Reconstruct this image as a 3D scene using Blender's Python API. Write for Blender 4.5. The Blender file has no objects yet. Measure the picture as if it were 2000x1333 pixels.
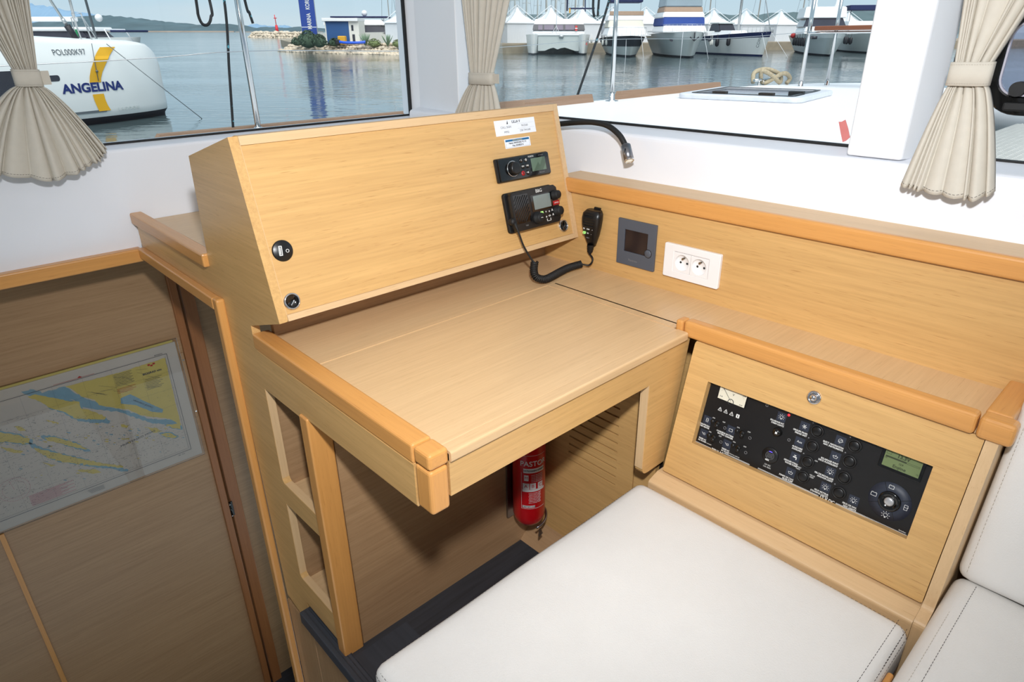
import bpy, bmesh, math, random
from mathutils import Matrix, Vector
random.seed(7)
V=Vector
# ------------------------------------------------------------------ camera
S=bpy.context.scene
COL=S.collection
cam=bpy.data.cameras.new('camera'); camo=bpy.data.objects.new('camera',cam); COL.objects.link(camo)
R=Matrix(((0.73103482,0.29343293,-0.61602371),(-0.68224197,0.29901232,-0.66718628),(-0.01157574,0.90801363,0.41878068)))
CAM=V((0,0,1.32))
camo.matrix_world=Matrix.Translation(CAM)@R.to_4x4()
cam.sensor_width=36; cam.lens=1280.58/2000*36; cam.clip_start=.02; cam.clip_end=6000
S.camera=camo
S.view_settings.view_transform='Standard'; S.view_settings.look='None'; S.view_settings.gamma=1
S.view_settings.exposure=0.0
# ------------------------------------------------------------------ world (overcast sky)
wd=bpy.data.worlds.new('overcast_sky'); S.world=wd; wd.use_nodes=True
nt=wd.node_tree; nt.nodes.clear()
def N(t,**k):
    n=nt.nodes.new(t)
    for a,b in k.items(): setattr(n,a,b)
    return n
tc=N('ShaderNodeTexCoord'); sp=N('ShaderNodeSeparateXYZ'); nt.links.new(tc.outputs['Generated'],sp.inputs[0])
rp=N('ShaderNodeValToRGB'); nt.links.new(sp.outputs['Z'],rp.inputs[0])
e=rp.color_ramp.elements; e[0].position=0; e[0].color=(.56,.69,.76,1); e[1].position=.5; e[1].color=(.42,.55,.66,1)
x=e.new(.10); x.color=(.45,.63,.76,1)
mp=N('ShaderNodeMapping'); mp.inputs['Scale'].default_value=(2,2,14); nt.links.new(tc.outputs['Generated'],mp.inputs[0])
nz=N('ShaderNodeTexNoise'); nz.inputs['Scale'].default_value=1.6; nz.inputs['Detail'].default_value=6; nt.links.new(mp.outputs[0],nz.inputs['Vector'])
r2=N('ShaderNodeValToRGB'); nt.links.new(nz.outputs['Fac'],r2.inputs[0]); r2.color_ramp.elements[0].position=.45; r2.color_ramp.elements[1].position=.75
mx=N('ShaderNodeMixRGB'); mx.blend_type='MIX'; mx.inputs[2].default_value=(.72,.74,.75,1)
ml=N('ShaderNodeMath',operation='MULTIPLY'); ml.inputs[1].default_value=.30; nt.links.new(r2.outputs[0],ml.inputs[0]); nt.links.new(ml.outputs[0],mx.inputs[0])
nt.links.new(rp.outputs[0],mx.inputs[1])
bg=N('ShaderNodeBackground'); bg.inputs[1].default_value=1.1; nt.links.new(mx.outputs[0],bg.inputs[0])
ou=N('ShaderNodeOutputWorld'); nt.links.new(bg.outputs[0],ou.inputs[0])
# ------------------------------------------------------------------ lights: camera flash and an added soft fill under the saloon ceiling
def area(name,loc,size,power,look,col=(1,.97,.93),sy=None):
    l=bpy.data.lights.new(name,'AREA'); l.energy=power; l.color=col; l.size=size
    if sy: l.shape='RECTANGLE'; l.size_y=sy
    o=bpy.data.objects.new(name,l); COL.objects.link(o)
    o.matrix_world=Matrix.Translation(V(loc))@(V(look)-V(loc)).to_track_quat('-Z','Y').to_matrix().to_4x4()
    return o
fl=bpy.data.lights.new('flash_lamp','SPOT'); fl.energy=107; fl.spot_size=math.radians(113); fl.spot_blend=1; fl.shadow_soft_size=.035; fl.color=(.97,.985,1)
flo=bpy.data.objects.new('flash_lamp',fl); COL.objects.link(flo); flo.matrix_world=Matrix.Translation((.05,.0,1.57))@(V((1.20,1.18,.98))-V((.05,0,1.57))).to_track_quat('-Z','Y').to_matrix().to_4x4()
area('ceiling_fill_light',(.35,.25,1.97),1.1,4,(.6,.9,.0),(1,.985,.97))  # added soft fill that lifts the far walls, not a fitted lamp
sun=bpy.data.lights.new('cloudy_sun','SUN'); sun.energy=3.9; sun.angle=1.2; sun.color=(1,.95,.88)
so=bpy.data.objects.new('cloudy_sun',sun); COL.objects.link(so); so.rotation_euler=(math.radians(28),math.radians(-22),0)
# ------------------------------------------------------------------ materials
def lin(c): return tuple(((v/255)/12.92 if v/255<=.04045 else ((v/255+.055)/1.055)**2.4) for v in c)+(1,)
def mat(name,c,rough=.5,metal=0,var=.06,vs=30,bump=0,bs=200,coat=0,emit=0,spec=.5,stretch=None,alpha=1,trans=0):
    m=bpy.data.materials.new(name); m.use_nodes=True; t=m.node_tree; p=t.nodes['Principled BSDF']; L=t.links
    c=lin(c)
    tc=t.nodes.new('ShaderNodeTexCoord'); mp=t.nodes.new('ShaderNodeMapping'); L.new(tc.outputs['Object'],mp.inputs[0])
    if stretch: mp.inputs['Scale'].default_value=stretch
    n=t.nodes.new('ShaderNodeTexNoise'); n.inputs['Scale'].default_value=vs; n.inputs['Detail'].default_value=4; L.new(mp.outputs[0],n.inputs['Vector'])
    r=t.nodes.new('ShaderNodeValToRGB'); L.new(n.outputs['Fac'],r.inputs[0])
    r.color_ramp.elements[0].position=.25; r.color_ramp.elements[1].position=.75
    r.color_ramp.elements[0].color=tuple(v*(1-var) for v in c[:3])+(1,); r.color_ramp.elements[1].color=tuple(min(1,v*(1+var)) for v in c[:3])+(1,)
    L.new(r.outputs[0],p.inputs['Base Color'])
    p.inputs['Roughness'].default_value=rough; p.inputs['Metallic'].default_value=metal; p.inputs['Coat Weight'].default_value=coat
    p.inputs['Specular IOR Level'].default_value=spec
    if trans: p.inputs['Transmission Weight'].default_value=trans
    if emit:
        L.new(r.outputs[0],p.inputs['Emission Color']); p.inputs['Emission Strength'].default_value=emit
    if bump:
        b=t.nodes.new('ShaderNodeBump'); b.inputs['Strength'].default_value=bump; b.inputs['Distance'].default_value=.002
        n2=t.nodes.new('ShaderNodeTexNoise'); n2.inputs['Scale'].default_value=bs; n2.inputs['Detail'].default_value=5; L.new(mp.outputs[0],n2.inputs['Vector'])
        L.new(n2.outputs['Fac'],b.inputs['Height']); L.new(b.outputs[0],p.inputs['Normal'])
    return m
def wood(name,c,axis,rough=.38,con=.10,fleck=.35,fs=1.0,coat=.15):
    """beech: long fine streaks along one axis with short darker flecks"""
    m=bpy.data.materials.new(name); m.use_nodes=True; t=m.node_tree; p=t.nodes['Principled BSDF']; L=t.links
    c=lin(c)[:3]
    tc=t.nodes.new('ShaderNodeTexCoord')
    def noise(across,along,sc,det):
        mp=t.nodes.new('ShaderNodeMapping'); s=[across]*3; s['xyz'.index(axis)]=along; mp.inputs['Scale'].default_value=s
        # a slight skew keeps the streaks from looking ruled
        L.new(tc.outputs['Object'],mp.inputs[0]); mp.inputs['Rotation'].default_value=(.03,.04,.03)
        n=t.nodes.new('ShaderNodeTexNoise'); n.inputs['Scale'].default_value=sc; n.inputs['Detail'].default_value=det; n.inputs['Roughness'].default_value=.6
        L.new(mp.outputs[0],n.inputs['Vector']); return n
    a=noise(1,.03,160*fs,3); b=noise(1,.06,22,2); f=noise(1,.045,520*fs,1)
    def ramp(n,p0,p1,c0,c1):
        r=t.nodes.new('ShaderNodeValToRGB'); L.new(n.outputs['Fac'],r.inputs[0]); e=r.color_ramp.elements
        e[0].position=p0; e[1].position=p1; e[0].color=c0; e[1].color=c1; return r
    ra=ramp(a,.3,.7,tuple(v*(1-con) for v in c[:1])+(c[1]*(1-con*1.25),c[2]*(1-con*1.6),1),tuple(min(1,v*(1+con*.6)) for v in c)+(1,))
    rb=ramp(b,.3,.7,(1-con*.7,1-con*.9,1-con,1),(1,1,1,1))
    rf=ramp(f,.66,.76,(1,1,1,1),(1-fleck*.6,1-fleck*.8,1-fleck,1))
    m1=t.nodes.new('ShaderNodeMixRGB'); m1.blend_type='MULTIPLY'; m1.inputs[0].default_value=1; L.new(ra.outputs[0],m1.inputs[1]); L.new(rb.outputs[0],m1.inputs[2])
    m2=t.nodes.new('ShaderNodeMixRGB'); m2.blend_type='MULTIPLY'; m2.inputs[0].default_value=1; L.new(m1.outputs[0],m2.inputs[1]); L.new(rf.outputs[0],m2.inputs[2])
    L.new(m2.outputs[0],p.inputs['Base Color']); p.inputs['Roughness'].default_value=rough; p.inputs['Coat Weight'].default_value=coat; p.inputs['Coat Roughness'].default_value=.25
    bp=t.nodes.new('ShaderNodeBump'); bp.inputs['Strength'].default_value=.08; bp.inputs['Distance'].default_value=.001; L.new(a.outputs['Fac'],bp.inputs['Height']); L.new(bp.outputs[0],p.inputs['Normal'])
    return m
VEN=(212,170,110); LID=(216,182,138); SOL=(214,153,84); EDG=(216,182,138); BRN=(174,140,104)  # BRN: pinker beech; the stairwell's low light is darkened into the colour
W_=dict()
for ax in 'xyz':
    W_['v'+ax]=wood('beech_veneer_'+ax,VEN,ax,con=.10)
    W_['l'+ax]=wood('pale_beech_'+ax,LID,ax,con=.07,fleck=.22)
    W_['s'+ax]=wood('solid_beech_'+ax,SOL,ax,con=.06,fleck=.25,coat=.3)
    W_['e'+ax]=wood('beech_edge_'+ax,EDG,ax,con=.05,fleck=.2,rough=.5)
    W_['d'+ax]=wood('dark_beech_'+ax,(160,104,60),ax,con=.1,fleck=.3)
    W_['b'+ax]=wood('shaded_brown_beech_'+ax,BRN,ax,con=.12,fleck=.3)
M=dict(
 white=mat('white_gelcoat',(240,242,246),.35,var=.01,vs=3), liner=mat('white_liner',(238,240,246),.45,var=.012,vs=6,bump=.02),
 black=mat('black_plastic',(18,18,19),.35,var=.15), matt=mat('matt_black_rubber',(14,14,15),.6,var=.2), gloss=mat('gloss_black',(8,8,9),.12,var=.1,coat=.4),
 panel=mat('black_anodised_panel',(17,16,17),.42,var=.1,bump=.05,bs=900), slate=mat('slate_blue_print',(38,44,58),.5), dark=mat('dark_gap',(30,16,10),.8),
 chrome=mat('polished_chrome',(225,225,228),.08,1,var=.02), steel=mat('stainless_steel',(205,207,208),.14,1,var=.04,vs=12), gunm=mat('brushed_dark_chrome',(150,150,155),.33,1,var=.1),
 wprint=mat('white_print',(225,225,222),.6,var=.01), grprint=mat('grey_print',(120,120,122),.6,var=.01), bkprint=mat('black_print',(30,32,38),.6,var=.01),
 red=mat('red_plastic',(170,25,30),.4), redled=mat('red_indicator_light',(255,30,40),.4,emit=3), vioL=mat('violet_indicator_light',(90,70,255),.4,emit=2),
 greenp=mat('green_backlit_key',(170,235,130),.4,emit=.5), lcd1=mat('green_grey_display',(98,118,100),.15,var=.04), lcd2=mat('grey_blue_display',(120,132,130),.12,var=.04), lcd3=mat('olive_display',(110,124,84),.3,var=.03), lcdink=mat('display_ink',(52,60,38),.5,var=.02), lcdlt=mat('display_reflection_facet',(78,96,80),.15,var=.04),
 plate=mat('graphite_plate',(82,87,97),.45,var=.02), scr=mat('dark_brown_screen',(48,38,36),.12,var=.25,vs=15), wplast=mat('white_plastic',(240,238,238),.3,var=.01), brass=mat('nickel_pin',(150,140,125),.25,1),
 cream=mat('cream_leather',(230,227,223),.42,var=.02,vs=14,bump=.25,bs=420,spec=.4), stitch=mat('dark_stitching',(70,62,60),.7), lstitch=mat('beige_stitching',(196,188,176),.7),
 cloth=mat('taupe_curtain_cloth',(204,197,184),.8,var=.03,vs=60,bump=.1,bs=1200,spec=.2), clothd=mat('taupe_curtain_band',(202,195,182),.8,var=.03,vs=60,spec=.2), velcro=mat('white_hook_tape',(225,222,216),.8),
 char=mat('charcoal_laminate',(52,54,60),.5,var=.3,vs=90,stretch=(.05,1,1),bump=.05), chary=mat('charcoal_nosing',(58,62,70),.45,var=.25,vs=60,stretch=(1,.03,1)),
 extr=mat('red_enamel',(178,14,22),.3,var=.04,coat=.3), extl=mat('extinguisher_label_print',(200,196,196),.6,var=.02), hose=mat('black_hose',(20,20,21),.55,var=.2,bump=.2,bs=600),
 lens=mat('lamp_glass',(235,235,225),.2,var=.1,vs=600,emit=.25), rubber=mat('window_gasket',(12,12,13),.6,var=.1),
 paper=mat('chart_paper',(192,186,178),.6,var=.03,vs=12), cyel=mat('chart_land_yellow',(198,182,104),.6,var=.04), cblu=mat('chart_shallow_blue',(124,160,178),.6,var=.05,vs=60), cink=mat('chart_ink',(70,76,88),.7), cpink=mat('chart_magenta',(192,120,134),.7), cred=mat('chart_red',(176,52,52),.6),
 glue=mat('label_paper',(236,239,246),.5,var=.01), lblue=mat('label_blue',(24,100,150),.5), lgold=mat('label_gold',(214,200,130),.5),
 meter=mat('meter_face',(222,216,196),.4,var=.02), silver=mat('silver_knob',(196,196,198),.3,.6), lid=mat('grey_lid',(120,120,122),.4),
)
def glass(name,tint=(1,1,1),refl=.9):
    m=bpy.data.materials.new(name); m.use_nodes=True; t=m.node_tree; t.nodes.clear(); L=t.links
    tr=t.nodes.new('ShaderNodeBsdfTransparent'); tr.inputs[0].default_value=tint+(1,)
    gl=t.nodes.new('ShaderNodeBsdfGlossy'); gl.inputs['Roughness'].default_value=.01
    fr=t.nodes.new('ShaderNodeFresnel'); fr.inputs[0].default_value=1.35
    nz=t.nodes.new('ShaderNodeTexNoise'); nz.inputs['Scale'].default_value=3
    mu=t.nodes.new('ShaderNodeMath'); mu.operation='MULTIPLY'; mu.inputs[1].default_value=refl; L.new(fr.outputs[0],mu.inputs[0])
    mx=t.nodes.new('ShaderNodeMixShader'); L.new(mu.outputs[0],mx.inputs[0]); L.new(tr.outputs[0],mx.inputs[1]); L.new(gl.outputs[0],mx.inputs[2])
    o=t.nodes.new('ShaderNodeOutputMaterial'); L.new(mx.outputs[0],o.inputs[0]); return m
M['glass']=glass('window_glass',(.98,.99,.99),.5); M['film']=glass('clear_plastic_film',(.97,.97,.97),1.0); M['hglass']=glass('hatch_acrylic',(.72,.72,.80),.8)
# ------------------------------------------------------------------ mesh helpers
def Fr(o,u,v,n=None):
    o,u,v=V(o),V(u).normalized(),V(v).normalized(); n=u.cross(v)
    m=Matrix((u,v,n)).transposed().to_4x4(); m.translation=o; return m
class MB:
    def __init__(s): s.bm=bmesh.new(); s.mats=[]
    def mi(s,m):
        if m is None: return 0
        if m not in s.mats: s.mats.append(m)
        return s.mats.index(m)
    def merge(s,b,m=None,T=None,smooth=False):
        if T is not None: bmesh.ops.transform(b,matrix=T,verts=b.verts)
        i=s.mi(m)
        for f in b.faces: f.material_index=i; f.smooth=smooth or f.smooth
        me=bpy.data.meshes.new('t'); b.to_mesh(me); b.free(); s.bm.from_mesh(me); bpy.data.meshes.remove(me); return s
    def box(s,x0,x1,y0,y1,z0,z1,m=None,bev=0,seg=2,T=None):
        b=bmesh.new(); bmesh.ops.create_cube(b,size=1)
        bmesh.ops.scale(b,vec=(x1-x0,y1-y0,z1-z0),verts=b.verts); bmesh.ops.translate(b,vec=((x0+x1)/2,(y0+y1)/2,(z0+z1)/2),verts=b.verts)
        if bev: bmesh.ops.bevel(b,geom=b.edges[:],offset=bev,segments=seg,affect='EDGES',profile=.5)
        return s.merge(b,m,T)
    def poly(s,outer,a,b_,axis='z',holes=(),m=None,bev=0,T=None,seg=2):
        """extrude an outline (with holes) from a to b along an axis"""
        b=bmesh.new(); ed=[]
        def P(p,q):
            if axis=='z': return (p[0],p[1],q)
            if axis=='y': return (p[0],q,p[1])
            return (q,p[0],p[1])
        for loop in (outer,)+tuple(holes):
            vs=[b.verts.new(P(p,a)) for p in loop]
            for i in range(len(vs)): ed.append(b.edges.new((vs[i],vs[(i+1)%len(vs)])))
        if holes: bmesh.ops.triangle_fill(b,use_beauty=True,edges=ed)
        else: b.faces.new([e.verts[0] for e in ed]) if False else b.faces.new(list(b.verts))
        fs=b.faces[:]
        ex=bmesh.ops.extrude_face_region(b,geom=fs)
        d={'x':(b_-a,0,0),'y':(0,b_-a,0),'z':(0,0,b_-a)}[axis]
        bmesh.ops.translate(b,vec=d,verts=[g for g in ex['geom'] if isinstance(g,bmesh.types.BMVert)])
        bmesh.ops.recalc_face_normals(b,faces=b.faces[:])
        if bev:
            es=[e for e in b.edges if len(e.link_faces)==2 and e.calc_face_angle(0)>.3]
            bmesh.ops.bevel(b,geom=es,offset=bev,segments=seg,affect='EDGES',profile=.5)
        return s.merge(b,m,T)
    def cyl(s,p0,p1,r,m=None,r2=None,n=20,T=None,smooth=True,cap=True):
        p0,p1=V(p0),V(p1); d=p1-p0; b=bmesh.new()
        bmesh.ops.create_cone(b,cap_ends=cap,segments=n,radius1=r,radius2=r if r2 is None else r2,depth=d.length)
        q=d.to_track_quat('Z','Y').to_matrix().to_4x4(); q.translation=(p0+p1)/2
        bmesh.ops.transform(b,matrix=q,verts=b.verts)
        for f in b.faces: f.smooth=smooth and len(f.verts)==4
        return s.merge(b,m,T)
    def lathe(s,prof,m=None,n=32,T=None,axis='z'):
        b=bmesh.new(); rings=[]
        for r,z in prof:
            rings.append([b.verts.new((r*math.cos(2*math.pi*i/n),r*math.sin(2*math.pi*i/n),z)) for i in range(n)] if r>1e-6 else [b.verts.new((0,0,z))])
        for A,B in zip(rings,rings[1:]):
            for i in range(n):
                j=(i+1)%n
                a=[A[i%len(A)],A[j%len(A)],B[j%len(B)],B[i%len(B)]]
                u=[]; [u.append(q) for q in a if q not in u]
                if len(u)>2: b.faces.new(u).smooth=True
        bmesh.ops.recalc_face_normals(b,faces=b.faces[:])
        return s.merge(b,m,T)
    def tube(s,pts,r,m=None,n=8,T=None,closed=False,caps=True,radii=None):
        pts=[V(p) for p in pts]; b=bmesh.new(); rings=[]; k=len(pts)
        up=V((0,0,1)); prev=None
        for i,p in enumerate(pts):
            t=(pts[(i+1)%k]-pts[i-1]) if closed else (pts[min(i+1,k-1)]-pts[max(i-1,0)])
            t.normalize()
            if prev is None:
                a=t.cross(up) if abs(t.dot(up))<.95 else t.cross(V((1,0,0)))
            else: a=prev-t*prev.dot(t)
            a.normalize(); prev=a; c=t.cross(a); rr=radii[i] if radii else r
            rings.append([b.verts.new(p+(a*math.cos(2*math.pi*j/n)+c*math.sin(2*math.pi*j/n))*rr) for j in range(n)])
        for i in range(k if closed else k-1):
            A,B=rings[i],rings[(i+1)%k]
            for j in range(n): b.faces.new((A[j],A[(j+1)%n],B[(j+1)%n],B[j])).smooth=True
        if caps and not closed: b.faces.new(rings[0][::-1]); b.faces.new(rings[-1])
        bmesh.ops.recalc_face_normals(b,faces=b.faces[:])
        return s.merge(b,m,T)
    def ball(s,c,r,m=None,T=None,sub=2,sc=(1,1,1)):
        b=bmesh.new(); bmesh.ops.create_icosphere(b,subdivisions=sub,radius=r); bmesh.ops.scale(b,vec=sc,verts=b.verts); bmesh.ops.translate(b,vec=c,verts=b.verts)
        for f in b.faces: f.smooth=True
        return s.merge(b,m,T)
    def text(s,txt,x,y,size,m=None,z=0,sx=1,rot=0,al='CENTER',T=None,h=.0002,bold=0):
        cu=bpy.data.curves.new('t','FONT'); cu.body=txt; cu.size=size; cu.align_x=al; cu.align_y='CENTER'; cu.extrude=h; cu.offset=bold
        o=bpy.data.objects.new('t',cu); me=bpy.data.meshes.new_from_object(o); b=bmesh.new(); b.from_mesh(me)
        bpy.data.objects.remove(o); bpy.data.meshes.remove(me); bpy.data.curves.remove(cu)
        bmesh.ops.transform(b,matrix=Matrix.Translation((x,y,z))@Matrix.Rotation(rot,4,'Z')@Matrix.Diagonal((sx,1,1,1)),verts=b.verts)
        return s.merge(b,m,T)
    def ring(s,cx,cy,r,w,z,h,m=None,n=32,T=None):
        return s.lathe([(r-w,z),(r-w,z+h),(r,z+h),(r,z)],m,n,(T or Matrix())@Matrix.Translation((cx,cy,0)))
    def build(s,name,m=None,parent=None,T=None,**props):
        me=bpy.data.meshes.new(name)
        bmesh.ops.remove_doubles(s.bm,verts=s.bm.verts,dist=1e-6) if False else None
        s.bm.to_mesh(me); s.bm.free()
        if m is not None and not s.mats: s.mats=[m]
        for k in s.mats: me.materials.append(k)
        o=bpy.data.objects.new(name,me); COL.objects.link(o)
        if parent is not None: o.parent=parent
        if T is not None:
            if parent is None: o.matrix_world=T
            else: o.matrix_local=T
        for k,v in props.items(): o[k]=v
        return o
def thing(name,label,cat,T=Matrix(),group=None):
    o=bpy.data.objects.new(name,None); COL.objects.link(o); o.empty_display_size=.05
    o.matrix_world=T if isinstance(T,Matrix) else Matrix.Translation(V(T))
    o['label']=label; o['category']=cat
    if group: o['group']=group
    return o
def tag(o,label,cat,group=None,kind=None):
    o['label']=label; o['category']=cat
    if group: o['group']=group
    if kind: o['kind']=kind
    return o
def struct(o,label=None,cat=None):
    o['kind']='structure'
    if label: o['label']=label
    if cat: o['category']=cat
    return o
def copy_tree(o,T=None,parent=None,label=None):
    c=o.copy(); COL.objects.link(c)
    if parent is not None: c.parent=parent
    if T is not None: c.matrix_world=T
    if label: c['label']=label
    for ch in list(o.children): copy_tree(ch,None,c)
    return c
def B(): return MB()
def rrect(x0,x1,y0,y1,r,n=5):
    o=[]
    for cx,cy,a in ((x1-r,y0+r,-90),(x1-r,y1-r,0),(x0+r,y1-r,90),(x0+r,y0+r,180)):
        for i in range(n+1):
            t=math.radians(a+90*i/n); o.append((cx+r*math.cos(t),cy+r*math.sin(t)))
    return o
def rpoly(pts,rad,n=4):
    """round the corners of an outline; rad may be one number or one per corner"""
    out=[]; k=len(pts)
    for i in range(k):
        r=rad[i] if isinstance(rad,(list,tuple)) else rad
        p=V(pts[i]).to_2d(); a=V(pts[i-1]).to_2d()-p; b=V(pts[(i+1)%k]).to_2d()-p
        if r<=0: out.append(tuple(p)); continue
        a.normalize(); b.normalize()
        A=p+a*r; C=p+b*r
        for j in range(n+1):
            t=j/n; q=A*(1-t)**2+p*2*t*(1-t)+C*t*t; out.append((q.x,q.y))
    return out
# ================================================================== SETTING
vx,vy,vz=W_['vx'],W_['vy'],W_['vz']; bx_,by_,bz_=W_['bx'],W_['by'],W_['bz']
sx_,sy_,sz_=W_['sx'],W_['sy'],W_['sz']; ex_,ey_,ez_=W_['ex'],W_['ey'],W_['ez']; lx_,ly_=W_['lx'],W_['ly']
X0=.46; XW=1.321; YB=2.05; FL=-.025
# white moulded liner: back wall under the window, right wall under the windows, with rounded sills
prof=rpoly([(2.05,.775),(2.05,1.062),(2.105,1.070),(2.20,1.066),(2.20,.775)],[0,.008,0,0,0])
o=B().poly(prof,-1.5,1.47,'x',m=M['liner']).build('wall_back'); struct(o)
prof=rpoly([(1.408,.94),(1.412,1.094),(1.49,1.105),(1.56,1.10),(1.56,.94)],[0,.012,0,0,0])
o=B().poly(prof,-1.2,2.052,'y',m=M['liner']).build('wall_right_liner'); struct(o)
o=B().box(XW,XW+.09,-1.2,1.30,-.05,.95,vy).build('wall_right'); struct(o)
# wooden ledge with solid nosing on top of the right wall panel
b=B().box(XW-.002,1.412,-1.2,1.235,.955,.983,ey_).box(1.307,XW+.004,-1.2,1.20,.946,.984,sy_,bev=.006,seg=3)
o=b.build('trim_1'); struct(o)
# roof and the pillars that carry it
o=B().box(-1.5,1.75,-1.9,2.35,1.99,2.03,M['white']).build('ceiling'); struct(o)
o=B().poly([(1.457,2.16),(1.457,2.105),(1.463,2.055),(1.436,1.80),(1.50,1.80),(1.54,2.16)],1.07,2.0,'z',m=M['white'],bev=.004).build('trim_2'); struct(o)
o=B().poly([(1.418,.536),(1.418,.434),(1.50,.410),(1.52,.536)],1.099,2.0,'z',m=M['white'],bev=.006,seg=3).build('trim_3'); struct(o)
o=B().box(-1.5,.10,2.06,2.14,1.06,2.0,M['white'],bev=.004).build('trim_4'); struct(o)
# windows: thin dark gasket and a pane
def window(name,axis,c,a0,a1,z0,z1,g=.007,T=None):
    w=B()
    def bar(p0,p1,q0,q1):
        if axis=='y': w.box(p0,p1,c,c+.010,q0,q1,M['rubber'])
        else: w.box(c,c+.010,p0,p1,q0,q1,M['rubber'])
    bar(a0,a1,z0,z0+g); bar(a0,a1,z1-g,z1); bar(a0,a0+g,z0,z1); bar(a1-g,a1,z0,z1)
    o=w.build(name); struct(o)
    p=B()
    if axis=='y': p.box(a0,a1,c+.003,c+.007,z0,z1,M['glass'])
    else: p.box(c+.003,c+.007,a0,a1,z0,z1,M['glass'])
    p.build('window_pane',parent=o); return o
window('window_1','y',2.10,.10,1.457,1.066,2.0,.009)
window('window_2','x',1.485,.52,1.83,1.099,2.0,.011)
window('window_3','x',1.490,-.55,.405,1.099,2.0,.010)
# floor of the saloon, charcoal laminate, with step nosing beside the stairwell
o=B().box(.462,2.0,-1.2,1.30,-.06,FL,M['char']).build('floor'); struct(o)
t=thing('stair_nosing','charcoal grooved step nosing along the floor edge below the open niches','step edge')
n=B().box(.436,.470,-1.2,1.297,-.058,FL+.004,M['chary'],bev=.003)
for i in range(3): n.box(.448+i*.010,.450+i*.010,-1.2,1.29,FL+.003,FL+.0052,M['char'])
n.build('nosing',parent=t)
n=B().box(.470,.62,-1.2,1.08,FL-.001,FL+.004,M['chary']); n.build('edge_board',parent=t)
o=B().box(.4635,.48,-1.2,1.299,-.9,-.0585,bz_).build('wall_stair_right'); struct(o)
# stairwell side: lower hull wall, doors' frames
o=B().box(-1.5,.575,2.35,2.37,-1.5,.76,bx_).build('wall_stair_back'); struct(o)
o=B().box(-.092,-.078,2.343,2.351,-1.5,-.112,sz_).build('trim_5'); struct(o)
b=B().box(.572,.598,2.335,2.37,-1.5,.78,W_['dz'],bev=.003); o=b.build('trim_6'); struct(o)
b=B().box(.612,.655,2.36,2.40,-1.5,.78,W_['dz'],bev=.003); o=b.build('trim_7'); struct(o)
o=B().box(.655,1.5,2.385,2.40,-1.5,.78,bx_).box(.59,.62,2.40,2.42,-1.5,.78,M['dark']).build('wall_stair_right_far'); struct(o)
o=B().box(-1.5,1.2,1.3,2.42,-1.5,-1.44,M['char']).build('floor_lower'); struct(o)
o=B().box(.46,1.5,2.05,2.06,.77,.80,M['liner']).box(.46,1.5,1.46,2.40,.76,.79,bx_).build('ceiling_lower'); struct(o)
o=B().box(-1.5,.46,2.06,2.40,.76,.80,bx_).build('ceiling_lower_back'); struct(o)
o=B().box(-1.5,.452,2.022,2.052,.758,.796,sx_,bev=.004,seg=3).build('trim_8'); struct(o)
# hinge on the narrow far frame
T=Fr((.604,2.352,-.40),(1,0,0),(0,0,1))
t=thing('door_hinge','small dark metal hinge low on the narrow frame beside the chart wall','hinge',T)
h=B().box(-.012,.012,-.035,.035,0,.004,M['gloss'],bev=.002).cyl((0,-.035,.006),(0,.035,.006),.005,M['gloss'])
h.build('leaf',parent=t)
for q in (-.028,.028): B().ball((-.002,q,.012),.004,M['chrome'],sub=1).build('screw',parent=t)
# ================================================================== CHART TABLE
ct=thing('chart_table','beech chart table with flat lid, open side niches and kneehole under it','chart table',(.8,1.0,FL))
def P(b,name,parent=ct,**k):
    o=b.build(name,**k); o.parent=parent
    pm=parent
    while pm: 
        if pm.parent is None: break
        pm=pm.parent
    o.matrix_parent_inverse=pm.matrix_world.inverted() if pm.type=='EMPTY' else Matrix(); return o
bpy.context.view_layer.update()
outline=[(1.246,1.165),(1.157,.826),(1.312,.775),(1.312,.722),(.725,.722),(.725,.640),(1.097,.636),(1.097,-.004),(1.296,-.004),(1.305,-.098),(1.43,-.075),(1.455,.775),(2.046,.775),(2.046,.868),(1.497,.868),(1.480,1.107)]
outline=[(y,z) for y,z in outline]
n1=rpoly([(1.302,.627),(1.302,.375),(1.112,.375),(1.112,.627)],[0,.018,0,0])
n2=rpoly([(1.306,.310),(1.306,.078),(1.112,.078),(1.112,.316)],[0,.018,0,0])
P(B().poly(outline,X0,X0+.018,'x',holes=(n1,n2),m=vy),'side_panel')
# light edges of the board seen in the niches
b=B(); b.poly([(1.301,.627),(1.3035,.627),(1.3035,.378),(1.301,.378)],X0+.0005,X0+.0178,'x',m=ez_); b.poly([(1.3045,.310),(1.307,.310),(1.307,.082),(1.3045,.082)],X0+.0005,X0+.0178,'x',m=ez_)
b.box(X0+.0005,X0+.0178,1.112,1.297,.3735,.376,ey_).box(X0+.0005,X0+.0178,1.112,1.300,.0765,.079,ey_); P(b,'edge_strip')
for z,nm in ((.355,'niche'),(.060,'niche')):
    P(B().box(X0+.018,.80,1.125,1.325,z-.018,z,lx_).box(X0+.018,.80,1.307,1.325,z,z+.27,bx_).box(.78,.80,1.125,1.325,z,z+.27,bz_),'niche_shelf')
P(B().box(X0-.006,.505,1.094,1.128,FL-.012,.640,sz_,bev=.004,seg=3),'corner_post')
P(B().box(.508,1.10,1.10,1.118,FL-.01,.70,bx_),'back_panel')
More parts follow.
